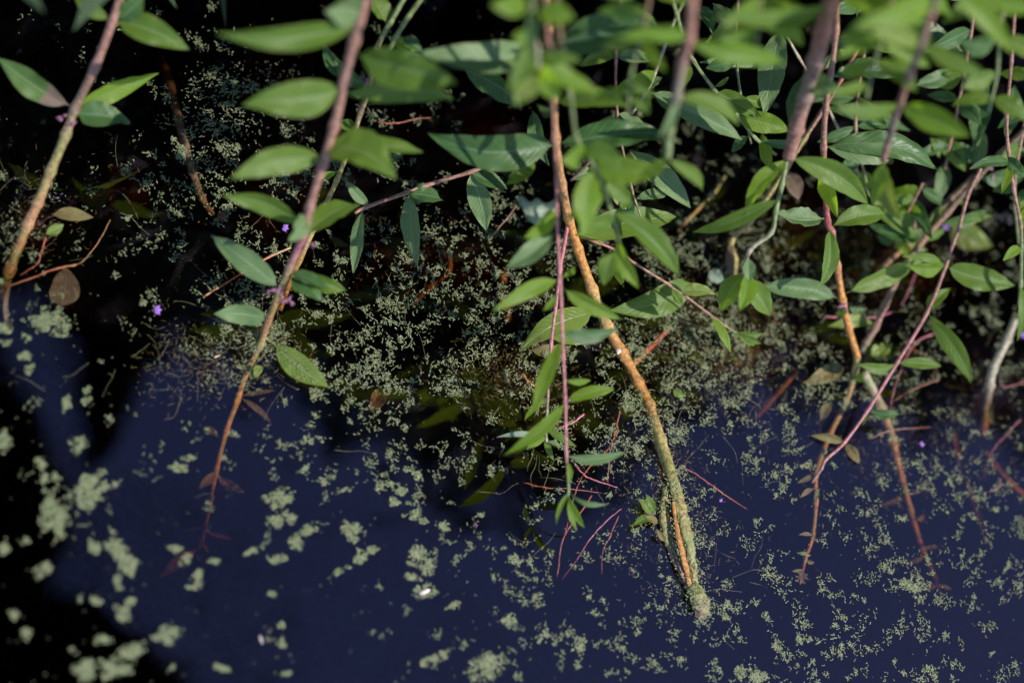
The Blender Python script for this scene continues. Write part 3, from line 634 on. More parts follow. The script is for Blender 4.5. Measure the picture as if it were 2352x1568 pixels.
plant('leafy_stem', 'thick pink-brown stem behind the blurred one, running down left to the glints on the water', 'stem',
  [('C', 1460, -60, 19), ('C', 1390, 80, 17), ('C', 1310, 230, 15), ('C', 1180, 480, 13), ('C', 1030, 730, 10.5), ('C', 920, 900, 8.6), ('C', 800, 1100, 6.4), ('C', 640, 1340, 3.6), ('C', 560, 1450, 2.2), ('F', 440, 140, .6), ('F', 465, 260, 0), ('F', 455, 400, -.6)],
  9, 13, 'kkrkyyyym', MW,
  [('C', 825, 1110, 880, 1305, 112, -1, 'r', dict(label='withered purplish brown leaf')), ('C', 700, 1010, 640, 870, 70, .6, 'g'), ('F', 450, 150, 450, 400, 60, -.3, 'r'), ('C', 1060, 650, 980, 500, 130, 1, 's', dict(prof=.6))])
plant('leafy_stem', 'pair of olive stems behind the tall left stem, running down into orange underwater wood', 'stem',
  [('B', 500, -60, 15), ('B', 380, 150, 13), ('B', 290, 330, 11), ('B', 240, 590, 8.8), ('B', 185, 740, 7.4), ('B', 130, 920, 5.6), ('A', 2200, 1180, 2.6), ('A', 2110, 1370, .8), ('D', 1960, 260, -.4), ('D', 1890, 420, -1.2), ('D', 1830, 590, -2)],
  12, 11, 'ggybyyyOO', MW,
  [('A', 2300, 540, 2110, 262, 100, .6, 'd'), ('B', 330, 160, 270, -20, 130, 1, 'g'), ('B', 240, 560, 20, 380, 110, 1, 'd'), ('B', 380, 240, 560, 320, 80, -.6, 'b'), ('B', 150, 860, 60, 780, 90, 0, 'g'), ('B', 230, 600, 110, 600, 60, 0, 'd'), ('A', 2200, 1080, 2040, 1150, 50, 0, 'b')],
  [('B', 205, 560, 8.8, 6, 1.2)], ext=.25)
plant('leafy_stem', 'second olive stem crossing to the left, behind the tall left stem near the top', 'stem',
  [('B', 620, -60, 16), ('B', 500, 110, 14), ('B', 420, 240, 12.5), ('B', 350, 370, 11)], 12, 11, 'ggg', MS, [('B', 465, 250, 590, 340, 90, -.4, 'd'), ('B', 380, 330, 640, 460, 100, -2, 'd')], ext=.2)
tag(leaf(None, None, 'B', 860, 450, 1250, 690, 150, -.8, 'd', hb=5, name='fallen_leaf'), 'dark shaded leaf above the duckweed, left of the top centre shoot', 'leaf')
tag(leaf(None, None, 'B', 1320, 1010, 1140, 1200, 120, -.2, 'b', hb=.6, name='fallen_leaf', wave=3), 'crumpled bright green leaf just below the large dark central leaf', 'leaf')
tag(leaf(None, None, 'B', 1310, 720, 1420, 1080, 110, -.8, 'd', hb=7, name='fallen_leaf'), 'narrow dark leaf hidden behind the central stem pair', 'leaf')
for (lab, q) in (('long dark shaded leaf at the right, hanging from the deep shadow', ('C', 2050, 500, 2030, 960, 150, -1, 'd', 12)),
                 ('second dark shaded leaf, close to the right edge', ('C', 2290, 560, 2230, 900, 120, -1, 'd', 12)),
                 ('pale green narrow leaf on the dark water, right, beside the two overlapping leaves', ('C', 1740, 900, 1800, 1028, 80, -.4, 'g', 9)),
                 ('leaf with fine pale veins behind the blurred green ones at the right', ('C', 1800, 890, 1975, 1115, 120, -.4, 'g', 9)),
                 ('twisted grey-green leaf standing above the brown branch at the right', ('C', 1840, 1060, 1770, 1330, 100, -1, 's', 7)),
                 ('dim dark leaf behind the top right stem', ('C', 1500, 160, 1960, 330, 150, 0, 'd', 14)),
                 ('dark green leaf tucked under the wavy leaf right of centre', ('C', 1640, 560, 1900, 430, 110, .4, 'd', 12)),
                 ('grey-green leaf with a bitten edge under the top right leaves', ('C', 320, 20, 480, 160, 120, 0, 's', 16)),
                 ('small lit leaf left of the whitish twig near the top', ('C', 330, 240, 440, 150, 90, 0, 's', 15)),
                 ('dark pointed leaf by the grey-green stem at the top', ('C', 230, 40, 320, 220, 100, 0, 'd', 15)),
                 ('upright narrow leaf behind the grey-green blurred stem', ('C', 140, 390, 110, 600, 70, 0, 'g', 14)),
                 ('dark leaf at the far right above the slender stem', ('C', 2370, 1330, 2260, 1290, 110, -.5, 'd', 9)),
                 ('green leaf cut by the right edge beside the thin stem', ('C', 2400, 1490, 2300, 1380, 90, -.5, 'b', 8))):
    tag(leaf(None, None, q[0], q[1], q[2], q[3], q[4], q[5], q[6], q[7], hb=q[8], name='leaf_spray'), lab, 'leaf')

# broken, sunken and drifting pieces
def piece(name, label, cat, pts, w0, w1, cols, mat, group=None, n=7, sides=9, wob=0.0):
    o, _, _ = stem_obj(pts, w0, w1, cols, mat, None, name, n=n, sides=sides, wob=wob)
    return tag(o, label, cat, group)
piece('broken_reed', 'whitish broken stem near the right edge, standing out of the water', 'stem', [('F', 2295, 640, 3), ('F', 2240, 780, 2), ('F', 2150, 970, .8), ('F', 2125, 1080, 0), ('F', 2100, 1230, -1.4), ('F', 2080, 1400, -3)], 17, 22, 'wwwbo', MW)
piece('sunken_stick', 'dark drowned stem with duckweed on it, upper left', 'stem', [('A', 1050, 380, -9), ('A', 1110, 560, -5), ('A', 1165, 780, -2.4), ('A', 1210, 960, -1.6), ('A', 1260, 1130, -1.8), ('A', 1320, 1290, -2), ('A', 1385, 1400, -3.5)], 20, 14, 'eeeebb', MW)
piece('sunken_stick', 'orange side branch under water, right of the long orange stem', 'stem', [('E', 2215, 690, -.8), ('E', 2120, 790, -.7), ('E', 2030, 880, -.6), ('E', 1960, 950, -.6)], 12, 15, 'rRO', MW)
piece('sunken_stick', 'thin orange sprig in the water left of the tall stem', 'stem', [('D', 1900, 180, .1), ('D', 1760, 240, 0), ('D', 1640, 310, -.1), ('D', 1480, 410, -.2), ('D', 1330, 500, -.3)], 5, 5, 'yRRo', MR)
piece('sunken_stick', 'reddish sunken stem rising at the lower right edge', 'stem', [('I', 2100, 60, -5), ('I', 2160, 150, -4.4), ('I', 2250, 250, -3.8), ('I', 2352, 340, -3.4), ('I', 2440, 400, -3.2)], 14, 13, 'OOO', MW)
piece('sunken_stick', 'dim red stem deep under the water at the lower right', 'stem', [('I', 1890, -60, -6), ('I', 1910, 60, -6.5), ('I', 1960, 220, -7), ('I', 2050, 470, -9), ('I', 2130, 700, -12)], 14, 8, 'ooo', MW)
piece('sunken_stick', 'brown sunken stick between the two right-hand branches', 'stem', [('F', 870, 980, -3.2), ('F', 760, 1110, -3.8), ('F', 680, 1200, -4.2), ('F', 600, 1290, -5)], 12, 12, 'ooo', MW)
piece('sunken_stick', 'yellowish stalk under the blurred leaf, upper right of centre', 'stem', [('C', 400, 1150, -.3), ('C', 330, 1260, -.3), ('C', 230, 1360, -.5), ('C', 90, 1510, -.8)], 6, 7, 'yyO', MW)
piece('sunken_stick', 'sunken orange branch deep behind the middle duckweed', 'stem', [('E', 770, 240, -4.5), ('E', 760, 340, -4.4), ('E', 640, 440, -5), ('E', 520, 560, -6)], 12, 10, 'ook', MW)
piece('sunken_stick', 'sunken upright orange stub in the middle of the duckweed', 'stem', [('E', 1120, 340, -4.4), ('E', 1110, 450, -4.6), ('E', 1130, 560, -5), ('E', 1150, 660, -6)], 20, 18, 'OoO', MW)
tag(leaf(None, None, 'D', 400, 560, 420, 290, 190, 0, 'x', hb=-1.0, name='sunken_leaf', prof=.5, roll=0, fold=.1), 'brown silty leaf under water below the left edge stem', 'leaf')
tag(leaf(None, None, 'D', 40, 700, 70, 420, 30, 0, 'r', hb=-1, name='sunken_leaf', roll=0), 'narrow rusty leaf under water at the left edge', 'leaf')
tag(leaf(None, None, 'A', 340, 1400, 610, 1420, 90, 0, 'o', hb=-.3, name='sunken_leaf', roll=0), 'olive leaf under water right of the left edge stem', 'leaf')
tag(leaf(None, None, 'A', 300, 1530, 415, 1465, 70, 0, 'y', hb=.1, name='floating_leaf', roll=0), 'small lime green leaf on the water near the left edge', 'leaf')
tag(leaf(None, None, 'G', 1290, 690, 1040, 885, 80, -1, 'o', hb=-9, name='sunken_leaf', roll=0), 'dim red-brown leaf deep under the foot of the tall left stem', 'leaf')
tag(leaf(None, None, 'E', 330, 1090, 250, 1250, 110, -.5, 'r', hb=-2.5, name='sunken_leaf', roll=0), 'reddish leaf ghosting under the duckweed left of the middle', 'leaf')
tag(leaf(None, None, 'F', 1365, 675, 1075, 690, 90, 0, 'y', hb=.1, name='floating_leaf', roll=0, fold=.2), 'green leaf half afloat behind the orange-brown stem on the right', 'leaf')
tag(leaf(None, None, 'F', 1180, 960, 905, 1065, 120, 0, 'o', hb=-.5, name='sunken_leaf', roll=0), 'broad olive leaf under water where the right-hand stem forks', 'leaf')
tag(leaf(None, None, 'F', 1080, 1190, 1030, 1320, 70, 0, 'o', hb=-.6, name='sunken_leaf', roll=0), 'small brown leaf under water left of the fork', 'leaf')
tag(leaf(None, None, 'F', 1350, 880, 1490, 800, 100, .2, 'y', hb=.4, name='floating_leaf', roll=R(20), prof=.5, wave=3), 'crumpled lime leaf standing in the water between the right-hand stems', 'leaf')
tag(leaf(None, None, 'F', 1880, 40, 2160, 170, 180, 0, 'y', hb=-.3, name='sunken_leaf', roll=0, prof=.4, fold=.1), 'rounded yellow leaf under water near the right edge', 'leaf')
tag(leaf(None, None, 'F', 1500, 130, 1720, 200, 70, 0, 'y', hb=2.0, name='yellow_leaf', roll=0), 'bright yellow leaf tucked behind the brown branches', 'leaf')
tag(leaf(None, None, 'F', 300, 330, 400, 420, 90, 0, 'p', hb=.3, name='floating_leaf', roll=0, prof=.5), 'pale wet leaf scrap among the glints right of the middle', 'leaf')
tag(leaf(None, None, 'F', 2120, 1150, 2150, 1335, 60, -.4, 'o', hb=-.8, name='sunken_leaf', roll=0), 'tan drowned leaf below the whitish broken stem', 'leaf')
tag(leaf(None, None, 'D', 1700, 950, 1670, 1040, 60, 0, 'y', hb=.2, name='floating_leaf', roll=0, prof=.5, wave=3), 'tiny yellow leaf scrap left of the floating leaf stalk', 'leaf')
tag(leaf(None, None, 'E', 2230, 1110, 2310, 1150, 60, 0, 'y', hb=.1, name='floating_leaf', roll=0, prof=.5), 'small orange and green leaf right of the long orange stem', 'leaf')

# red and pink roots
roots = [
 ('bright pink root below the middle stem, bending to the right', [('H', 1580, 130, -.1), ('H', 1650, 210, -.05), ('H', 1730, 245, 0), ('H', 1865, 290, -.05)], 4, 'PPPP'),
 ('long orange root under the tip of the middle stem', [('H', 1700, 340, -.3), ('H', 1640, 430, -.3), ('H', 1545, 560, -.3), ('H', 1500, 660, -.4), ('H', 1470, 870, -.9)], 3.5, 'RRRR'),
 ('pink root slanting down left beside the orange ones', [('H', 1890, 430, -.3), ('H', 1780, 520, -.2), ('H', 1690, 620, -.3), ('H', 1600, 760, -.8), ('H', 1500, 890, -1.6)], 3, 'PPPr'),
 ('short red root right of the middle stem tip', [('H', 1870, 480, -.4), ('H', 1820, 600, -.4), ('H', 1770, 700, -.8), ('H', 1760, 860, -1.6)], 3, 'RRr'),
 ('red root lying crosswise left of the middle stem tip', [('H', 1250, 260, -.5), ('H', 1400, 290, -.3), ('H', 1560, 300, -.2), ('H', 1760, 325, -.4)], 2.5, 'RRRR'),
 ('upright red root right of the middle stem', [('E', 1880, 1240, -.2), ('E', 1850, 1380, -.2), ('E', 1820, 1500, -.4), ('H', 1810, 120, -.6), ('H', 1800, 260, -.9)], 4, 'RRRr'),
 ('pink root joining the middle stem from the right', [('E', 1650, 1265, .1), ('E', 1560, 1330, 0), ('E', 1460, 1355, -.1)], 5, 'PPP'),
 ('second upright red root beside the first', [('E', 1870, 1380, -.3), ('E', 1800, 1500, -.4), ('H', 1680, 160, -.4), ('H', 1600, 290, -.4), ('H', 1560, 450, -.6), ('H', 1520, 600, -.8)], 3, 'RRRR'),
 ('red root trailing to the right of the algae-covered stem', [('I', 100, 145, -.2), ('I', 220, 210, -.15), ('I', 345, 300, -.1), ('I', 430, 360, -.3), ('I', 540, 430, -1)], 3.5, 'rRRr'),
 ('pink root curving beside the slender right-hand stem', [('F', 1760, 740, .1), ('F', 1660, 790, 0), ('F', 1590, 880, 0), ('F', 1540, 1000, -.1), ('F', 1500, 1120, -.2), ('F', 1475, 1250, -.5)], 3.5, 'PPPP'),
 ('pink root crossing behind the forked stem', [('F', 1050, 630, .1), ('F', 1250, 640, .3), ('F', 1400, 630, .2), ('F', 1500, 595, 0)], 4, 'PPP'),
 ('thin red root near the top of the right-hand roots', [('F', 1645, 340, .4), ('F', 1610, 440, .2), ('F', 1550, 560, -.2)], 3, 'PPP'),
 ('thin red root beside the shoot with the fan of leaves', [('F', 640, 500, .2), ('F', 690, 580, 0), ('F', 740, 670, -.3)], 3, 'RRR'),
 ('faint red root below the right-hand leaf pair', [('F', 1800, 1040, 0), ('F', 1640, 1100, -.2), ('F', 1500, 1180, -.5)], 2.5, 'RRR'),
 ('orange root across the dark water at the right', [('F', 1620, 840, -.2), ('F', 1720, 900, -.2), ('F', 1790, 990, -.5)], 2.5, 'RRR'),
 ('tangled pink root at the lower right edge', [('F', 2352, 1060, -.2), ('F', 2230, 1090, -.3), ('F', 2190, 1050, -.2)], 3, 'PPP'),
 ('second tangled pink root at the lower right edge', [('F', 2330, 1300, -.4), ('F', 2240, 1400, -.8), ('I', 2140, 60, -1.2), ('I', 2100, 220, -2)], 3, 'PPr'),
 ('pink root under the black reflection at the lower right', [('I', 2200, 230, -.2), ('I', 2190, 290, -.2), ('I', 2110, 320, -.4)], 3.5, 'PPP'),
 ('dim red root left of the small brown underwater leaf', [('F', 1330, 1430, -.5), ('F', 1500, 1370, -.3), ('F', 1740, 1350, -.5)], 3, 'ror'),
 ('red root near the left edge of the pond', [('D', 300, 110, -.1), ('D', 270, 210, -.3), ('D', 240, 290, -.5), ('D', 130, 360, -.9)], 3.5, 'RRr'),
 ('brown root left of the drowned brown leaf', [('D', 500, 290, -.4), ('D', 360, 320, -.5), ('D', 200, 380, -.6), ('D', 60, 430, -.9)], 5, 'oRo'),
 ('thin brown rootlet arching through the left duckweed', [('D', 720, 0, -.1), ('D', 650, 130, -.1), ('D', 540, 270, -.3), ('D', 430, 300, -.4)], 2.5, 'ooo'),
 ('red thread lying among the duckweed at the upper middle', [('B', 300, 800, .15), ('B', 430, 805, .15), ('B', 560, 775, .15), ('B', 660, 770, .15)], 2.2, 'RRR'),
 ('thin red twig standing left of the curled pale leaf', [('B', 1205, 1345, 1.6), ('B', 1140, 1430, .8), ('B', 1050, 1540, .1)], 4, 'rkk'),
 ('orange snippet in the dark below the middle duckweed', [('E', 1240, 1000, -.6), ('E', 1290, 1060, -.5), ('E', 1330, 1090, -.6)], 6, 'OOO'),
]
for lab, pts, wd, cs in roots:
    piece('root', lab, 'root', pts, wd, wd*.6, cs, MR, 'red and pink water roots', n=6, sides=6, wob=.0006)

# further shoots in the dim gaps, upper right and top centre
def auto_stem(label, pts, w0, w1, cols, kinds, L_, W_2, first=.08, ang0=70):
    e, path = plant('leafy_stem', label, 'stem', pts, w0, w1, cols, MS)
    n = 0; q = first
    while q < .98:
        i = int(q*(len(path)-1)); P = path[i]; v = P-CAM; z = v@FW; X, Y = 1176+3267*(v@RT)/z, 784-3267*(v@UP)/z
        P2 = path[min(i+2, len(path)-1)]; v = P2-CAM; z = v@FW; dx, dy = 1176+3267*(v@RT)/z-X, 784-3267*(v@UP)/z-Y
        a = math.atan2(dy, dx) if abs(dx)+abs(dy) > .5 else 1.6
        for sg in (-1, 1):
            if rnd.random() < .12: continue
            b_ = a+sg*R(ang0+rnd.uniform(-25, 18)); l_ = L_*rnd.uniform(.7, 1.15)*(1-.4*q)
            leaf(e, path, '.', X+3*math.cos(b_), Y+3*math.sin(b_), X+l_*math.cos(b_), Y+l_*math.sin(b_), W_2*rnd.uniform(.75, 1.15)*(1-.3*q), rnd.uniform(-2.5, 1.2), rnd.choice(kinds))
        q += rnd.uniform(.16, .24)
auto_stem('dim leafy shoot in the gap left of the top right stem', [('.', 2010, -40, 18), ('.', 1985, 120, 14), ('.', 1965, 290, 10), ('.', 1990, 420, 7)], 8, 6, 'kkg', 'ddgg', 120, 42)
auto_stem('dim leafy shoot at the top right, right of the blurred pinkish stem', [('.', 2250, -40, 20), ('.', 2225, 110, 15), ('.', 2200, 250, 11), ('.', 2170, 390, 8)], 8, 6, 'kkk', 'ddg', 120, 44)
auto_stem('leafy shoot between the two grey-green stems, top right of centre', [('.', 1700, -40, 20), ('.', 1690, 90, 16), ('.', 1700, 210, 12.5), ('.', 1725, 330, 9)], 7, 5, 'kgg', 'ddgg', 110, 40)
auto_stem('leafy shoot behind the blurred cluster, right of the middle stems', [('.', 1430, -40, 19), ('.', 1415, 130, 15), ('.', 1420, 280, 11), ('.', 1450, 430, 8), ('.', 1480, 520, 6)], 7, 5, 'kkg', 'ddgs', 115, 42)
auto_stem('blurred leafy shoot hanging high between the middle stems and the grey-green stem', [('.', 1500, -60, 34), ('.', 1480, 60, 31), ('.', 1450, 170, 28), ('.', 1440, 280, 25)], 9, 7, 'kgg', 'gbbg', 120, 46)
auto_stem('leafy shoot along the right edge above the hanging narrow leaf', [('.', 2380, 150, 16), ('.', 2350, 300, 13), ('.', 2330, 430, 10), ('.', 2340, 560, 7)], 7, 6, 'kkg', 'dggb', 100, 38)
auto_stem('small leafy shoot low on the water between the orange-brown stem and the brown branches', [('.', 2120, 420, 7), ('.', 2080, 500, 5), ('.', 2055, 570, 3)], 6, 4, 'kkg', 'dgb', 90, 34)

auto_stem('blurred leafy shoot high in the top right, left of the corner leaves', [('.', 2060, -80, 38), ('.', 2040, 40, 35), ('.', 2010, 140, 32), ('.', 1990, 230, 30)], 10, 7, 'kgg', 'gbbg', 150, 56)
auto_stem('blurred leafy shoot at the top, between the thick pink stem and the grey-green stem', [('.', 1760, -80, 36), ('.', 1745, 30, 33), ('.', 1735, 130, 31)], 10, 7, 'kgg', 'gbg', 150, 54)
auto_stem('blurred leafy shoot beside the right edge near the top', [('.', 2330, -80, 36), ('.', 2300, 50, 33), ('.', 2290, 170, 30), ('.', 2270, 260, 28)], 10, 7, 'kgg', 'gbgd', 140, 54)
# ------------------------------------------------------------------ duckweed
GRID = ["1243221111101000", "1257534322221111", "1356765434554322", "3456656666776445", "3346778877887555",
        "1136677887897666", "1123567667876666", "1123456566766566", "0111112345654555", "0001011455666676", "0000012345567665"]
G_ = np.array([[int(c) for c in r] for r in GRID], float)
def dens(x, y):
    gx = min(max(x/147-.5, 0), 14.999); gy = min(max(y/142.5-.5, 0), 9.999)
    i, j = int(gx), int(gy); a, b = gx-i, gy-j
    return (G_[j, i]*(1-a)*(1-b)+G_[j, i+1]*a*(1-b)+G_[j+1, i]*(1-a)*b+G_[j+1, i+1]*a*b)
FR = []     # x, y, angle, half length, half width, z, tint
def add_chain(X, Y, ang, n, s=1.0, z=.0003):
    L_ = rnd.uniform(.00040, .00058)*s
    for k in range(n):
        FR.append((X, Y, ang, L_, L_*rnd.uniform(.52, .68), z, rnd.random()))
        ang2 = ang+rnd.gauss(0, .75)
        X += (math.cos(ang)+math.cos(ang2))*L_*.92; Y += (math.sin(ang)+math.sin(ang2))*L_*.92; ang = ang2
bases = np.array([px(x, y, 0)[:2] for x, y in ((0, 0), (100, 0), (0, 100))])
def scatter(x, y, spread, nch, grain, elong=1.0, ea=0.0):
    """one loose drift of fronds about a place, spread in pixels"""
    for _ in range(nch):
        a, b = rnd.gauss(0, spread)*elong, rnd.gauss(0, spread)/elong
        X = x+a*math.cos(ea)-b*math.sin(ea); Y = y+a*math.sin(ea)+b*math.cos(ea)
        P = px(X, Y, 0)
        add_chain(P[0], P[1], grain+rnd.gauss(0, 1.2), rnd.choice((1, 1, 2, 2, 3, 3, 4)))
area = (147*142.5)
for gy in range(11):
    for gx in range(16):
        for _ in range(34):
            x, y = (gx+rnd.random())*147, (gy+rnd.random())*142.5
            d = dens(x, y)
            if rnd.random()*9.2 > d*(.55+.08*d): continue
            q = noise.noise(Vector((x*.011, y*.011, 3)))+.7*noise.noise(Vector((x*.028, y*.028, 9)))
            if q < .16-.065*d: continue
            P = px(x, y, 0)
            grain = 6*noise.noise(Vector((x*.0021, y*.0021, 1)))
            scatter(x, y, rnd.uniform(3, 11), rnd.choice((2, 2, 3, 5, 8, 13))+int(d*1.5), grain, rnd.uniform(1, 1.7), rnd.uniform(0, 3.14))
# a sprinkle everywhere on the open water
for _ in range(1100):
    x, y = rnd.uniform(-120, 2470), rnd.uniform(-100, 1680)
    if x < 900 and y < 650 and rnd.random() < .5: continue
    P = px(x, y, 0); add_chain(P[0], P[1], rnd.uniform(0, 6.3), rnd.choice((1, 1, 2)), rnd.uniform(.6, 1))
# it goes on beyond the picture's edges
for _ in range(5200):
    x, y = rnd.uniform(-1500, 3600), rnd.uniform(-1100, 2600)
    if -20 < x < 2372 and -20 < y < 1588: continue
    if noise.noise(Vector((x*.004, y*.004, 2))) < 0: continue
    if px(x, y, 0)[1] > .95: continue
    scatter(x, y, 10, 4, rnd.random()*3)
# close-packed rafts: x, y, rx, ry, tilt
RAFTS = [(115, 740, 46, 30, 10, 1), (205, 1128, 33, 48, 25, 1), (125, 1180, 34, 50, -8, 1), (215, 1250, 13, 24, -10, 0), (270, 1260, 19, 38, -25, 1), (295, 1300, 22, 20, 20, 0),
 (92, 1310, 11, 18, 0, 0), (106, 1303, 12, 16, 0, 0), (52, 1240, 14, 9, 10, 0), (8, 1255, 14, 14, 0, 0), (8, 1012, 18, 24, 0, 1), (180, 1022, 20, 18, 0, 0), (92, 1065, 15, 18, 0, 0), (100, 1100, 12, 12, 0, 0),
 (128, 1095, 12, 9, 20, 0), (10, 755, 18, 10, 0, 0), (55, 775, 18, 10, 0, 0), (60, 820, 16, 9, 0, 0), (70, 848, 18, 10, -20, 0), (12, 788, 14, 8, 0, 0), (197, 893, 10, 10, 0, 0), (200, 920, 12, 9, -30, 0),
 (152, 930, 12, 16, 30, 0), (250, 965, 10, 12, 0, 0), (265, 1110, 15, 9, -30, 0), (435, 1070, 0.1, 0.1, 0, 0), (412, 1073, 22, 12, 10, 0), (440, 1048, 20, 8, -20, 0), (643, 1142, 26, 20, -25, 1), (612, 1145, 10, 8, 0, 0), (633, 1195, 15, 17, 0, 0),
 (664, 1186, 14, 14, -30, 0), (711, 1216, 30, 12, -28, 1), (680, 1248, 16, 14, 0, 0), (585, 1262, 22, 8, -25, 0), (633, 1284, 20, 11, -10, 0), (428, 1283, 22, 10, -25, 0), (407, 1260, 18, 8, 0, 0), (490, 1288, 14, 7, 0, 0),
 (453, 1318, 14, 14, 0, 0), (450, 1340, 11, 11, 0, 0), (440, 1350, 13, 7, 0, 0), (273, 1335, 10, 14, -20, 0), (188, 1373, 9, 15, 0, 0), (222, 1378, 14, 8, 30, 0), (278, 1405, 17, 20, 0, 0), (300, 1380, 10, 8, 0, 0),
 (385, 1457, 30, 22, -30, 1), (35, 1410, 9, 14, -20, 0), (60, 1458, 12, 14, 0, 0), (237, 1470, 19, 13, 0, 0), (303, 1495, 34, 17, -25, 1), (262, 1532, 38, 24, -12, 1), (192, 1540, 22, 24, 20, 1), (170, 1497, 12, 15, -25, 0),
 (393, 1533, 11, 10, 0, 0), (645, 1472, 10, 12, 0, 0), (645, 1437, 12, 7, 0, 0), (622, 1363, 12, 7, -20, 0), (660, 1545, 14, 7, 0, 0), (745, 1108, 11, 7, 0, 0), (792, 1125, 11, 8, 0, 0), (700, 1080, 14, 10, -20, 0),
 (510, 1532, 18, 7, 10, 0), (720, 1010, 30, 10, 0, 0), (952, 1085, 24, 12, 15, 1), (882, 1118, 18, 12, -10, 0), (920, 1126, 14, 9, 0, 0), (908, 1153, 16, 9, 0, 0), (955, 1187, 27, 12, 20, 1), (1018, 1206, 16, 14, 40, 0),
 (805, 1213, 22, 16, 10, 0), (812, 1237, 13, 9, 0, 0), (825, 1278, 13, 18, 30, 0), (855, 1265, 11, 10, -30, 0), (958, 1280, 20, 30, -8, 1), (990, 1290, 12, 24, 20, 0), (948, 1325, 20, 9, 20, 0), (979, 1357, 24, 16, -10, 1),
 (868, 1350, 8, 10, 0, 0), (784, 1310, 18, 7, -25, 0), (1000, 1510, 40, 11, -22, 1), (1115, 1530, 40, 28, -25, 1), (1190, 1288, 22, 12, 10, 0), (1040, 1390, 17, 10, -25, 0), (1170, 1425, 16, 11, -25, 0),
 (1250, 1460, 18, 13, -10, 0), (1330, 1480, 17, 22, 0, 0), (2090, 1345, 34, 11, 12, 1), (2140, 1540, 22, 10, 20, 0), (1740, 1555, 26, 14, 0, 0), (1700, 1540, 12, 20, 0, 0), (410, 345, 12, 26, -25, 0)]
RL = {(115, 740): 'ragged duckweed raft near the left edge, below the drowned brown leaf',
 (205, 1128): 'largest duckweed raft near the left edge, stretched and leaning, above the rounded one',
 (125, 1180): 'rounded duckweed raft floating on the black water near the left edge',
 (270, 1260): 'slanting duckweed raft between the rounded raft and the drowned stem tip',
 (8, 1012): 'duckweed raft cut by the left edge of the picture',
 (643, 1142): 'loosely packed duckweed raft right of the drowned stem tip',
 (711, 1216): 'long thin duckweed raft pointing up right, lower left of centre',
 (385, 1457): 'three-lobed duckweed raft just outside the black reflection at the bottom left',
 (303, 1495): 'slanting duckweed raft in the black reflection at the bottom left',
 (262, 1532): 'big duckweed raft at the bottom edge, in the black reflection',
 (192, 1540): 'duckweed raft left of the big one at the bottom edge',
 (952, 1085): 'upper one of two duckweed rafts left of the mirrored stem tip',
 (955, 1187): 'lower one of two duckweed rafts left of the mirrored stem tip',
 (958, 1280): 'tall duckweed raft lower left of centre with a side arm',
 (979, 1357): 'small duckweed raft carrying a pale seed husk',
 (1000, 1510): 'long flat duckweed raft near the bottom, left of centre',
 (1115, 1530): 'broad duckweed raft at the bottom edge, centre',
 (2090, 1345): 'long duckweed raft at the lower right'}
def raft_fronds(x, y, rx, ry, tilt, seed):
    out = []; t = R(tilt); st = 2.05
    R_ = max(rx, ry)*1.5; k = int(R_/st)
    for a in range(-k, k+1):
        for b in range(-k, k+1):
            X, Y = (a+rnd.uniform(-.45, .45))*st, (b+rnd.uniform(-.45, .45))*st
            u = (X*math.cos(t)+Y*math.sin(t))/rx; v = (-X*math.sin(t)+Y*math.cos(t))/ry
            e = u*u+v*v
            nn = noise.noise(Vector(((x+X)*.055, (y+Y)*.055, seed)))+.6*noise.noise(Vector(((x+X)*.16, (y+Y)*.16, seed)))
            n3 = noise.noise(Vector(((x+X)*.27, (y+Y)*.27, seed)))
            if e > .66+1.6*nn+1.4*n3: continue
            if nn+.9*n3 < -.36 or rnd.random() < .08: continue
            P = px(x+X, y+Y, 0)
            L_ = rnd.uniform(.00046, .00066)
            out.append((P[0], P[1], rnd.uniform(0, 6.3), L_, L_*rnd.uniform(.6, .75), rnd.uniform(.0003, .0006), rnd.random()))
    return out
def frond_mesh(name, fr, parent=None):
    A = np.array(fr); n = len(A)
    th = np.arange(6)*np.pi/3
    lx = np.concatenate([np.cos(th), [0.12]]); ly = np.concatenate([np.sin(th)*1.1, [0.0]]); lz = np.concatenate([np.zeros(6), [1.0]])
    ca, sa = np.cos(A[:, 2])[:, None], np.sin(A[:, 2])[:, None]
    X = lx[None]*A[:, 3:4]; Y = ly[None]*A[:, 4:5]
    tilt = nrng.normal(0, .28, (n, 1))
    V = np.stack([A[:, 0:1]+X*ca-Y*sa, A[:, 1:2]+X*sa+Y*ca, A[:, 5:6]+lz[None]*A[:, 4:5]*.55+X*tilt], -1).reshape(-1, 3)
    base = (np.arange(n)*7)[:, None, None]
    tri = np.array([[i, (i+1) % 6, 6] for i in range(6)])[None]
    T = (base+tri).reshape(-1, 3)
    me = bpy.data.meshes.new(name)
    me.vertices.add(len(V)); me.vertices.foreach_set('co', V.astype(np.float32).ravel())
    me.loops.add(T.size); me.loops.foreach_set('vertex_index', T.astype(np.int32).ravel())
    me.polygons.add(len(T)); me.polygons.foreach_set('loop_start', np.arange(0, T.size, 3, dtype=np.int32)); me.polygons.foreach_set('loop_total', np.full(len(T), 3, dtype=np.int32))
    me.polygons.foreach_set('use_smooth', np.ones(len(T), dtype=bool))
    me.update()
    t = A[:, 6:7]; c0 = np.array([[.13, .185, .055]]); c1 = np.array([[.31, .325, .20]])
    c = (c0*(1-t)+c1*t)*nrng.uniform(.5, 1.15, (n, 1)); c[(A[:, 6] > .965)] = (.30, .22, .09)
    c = np.concatenate([c, np.ones((n, 1))], 1); c = np.repeat(c, 7, 0)
    a = me.color_attributes.new('Col', 'FLOAT_COLOR', 'POINT'); a.data.foreach_set('color', c.astype(np.float32).ravel())
    me.materials.append(M_DUCK)
    o = bpy.data.objects.new(name, me); COL.objects.link(o); return o
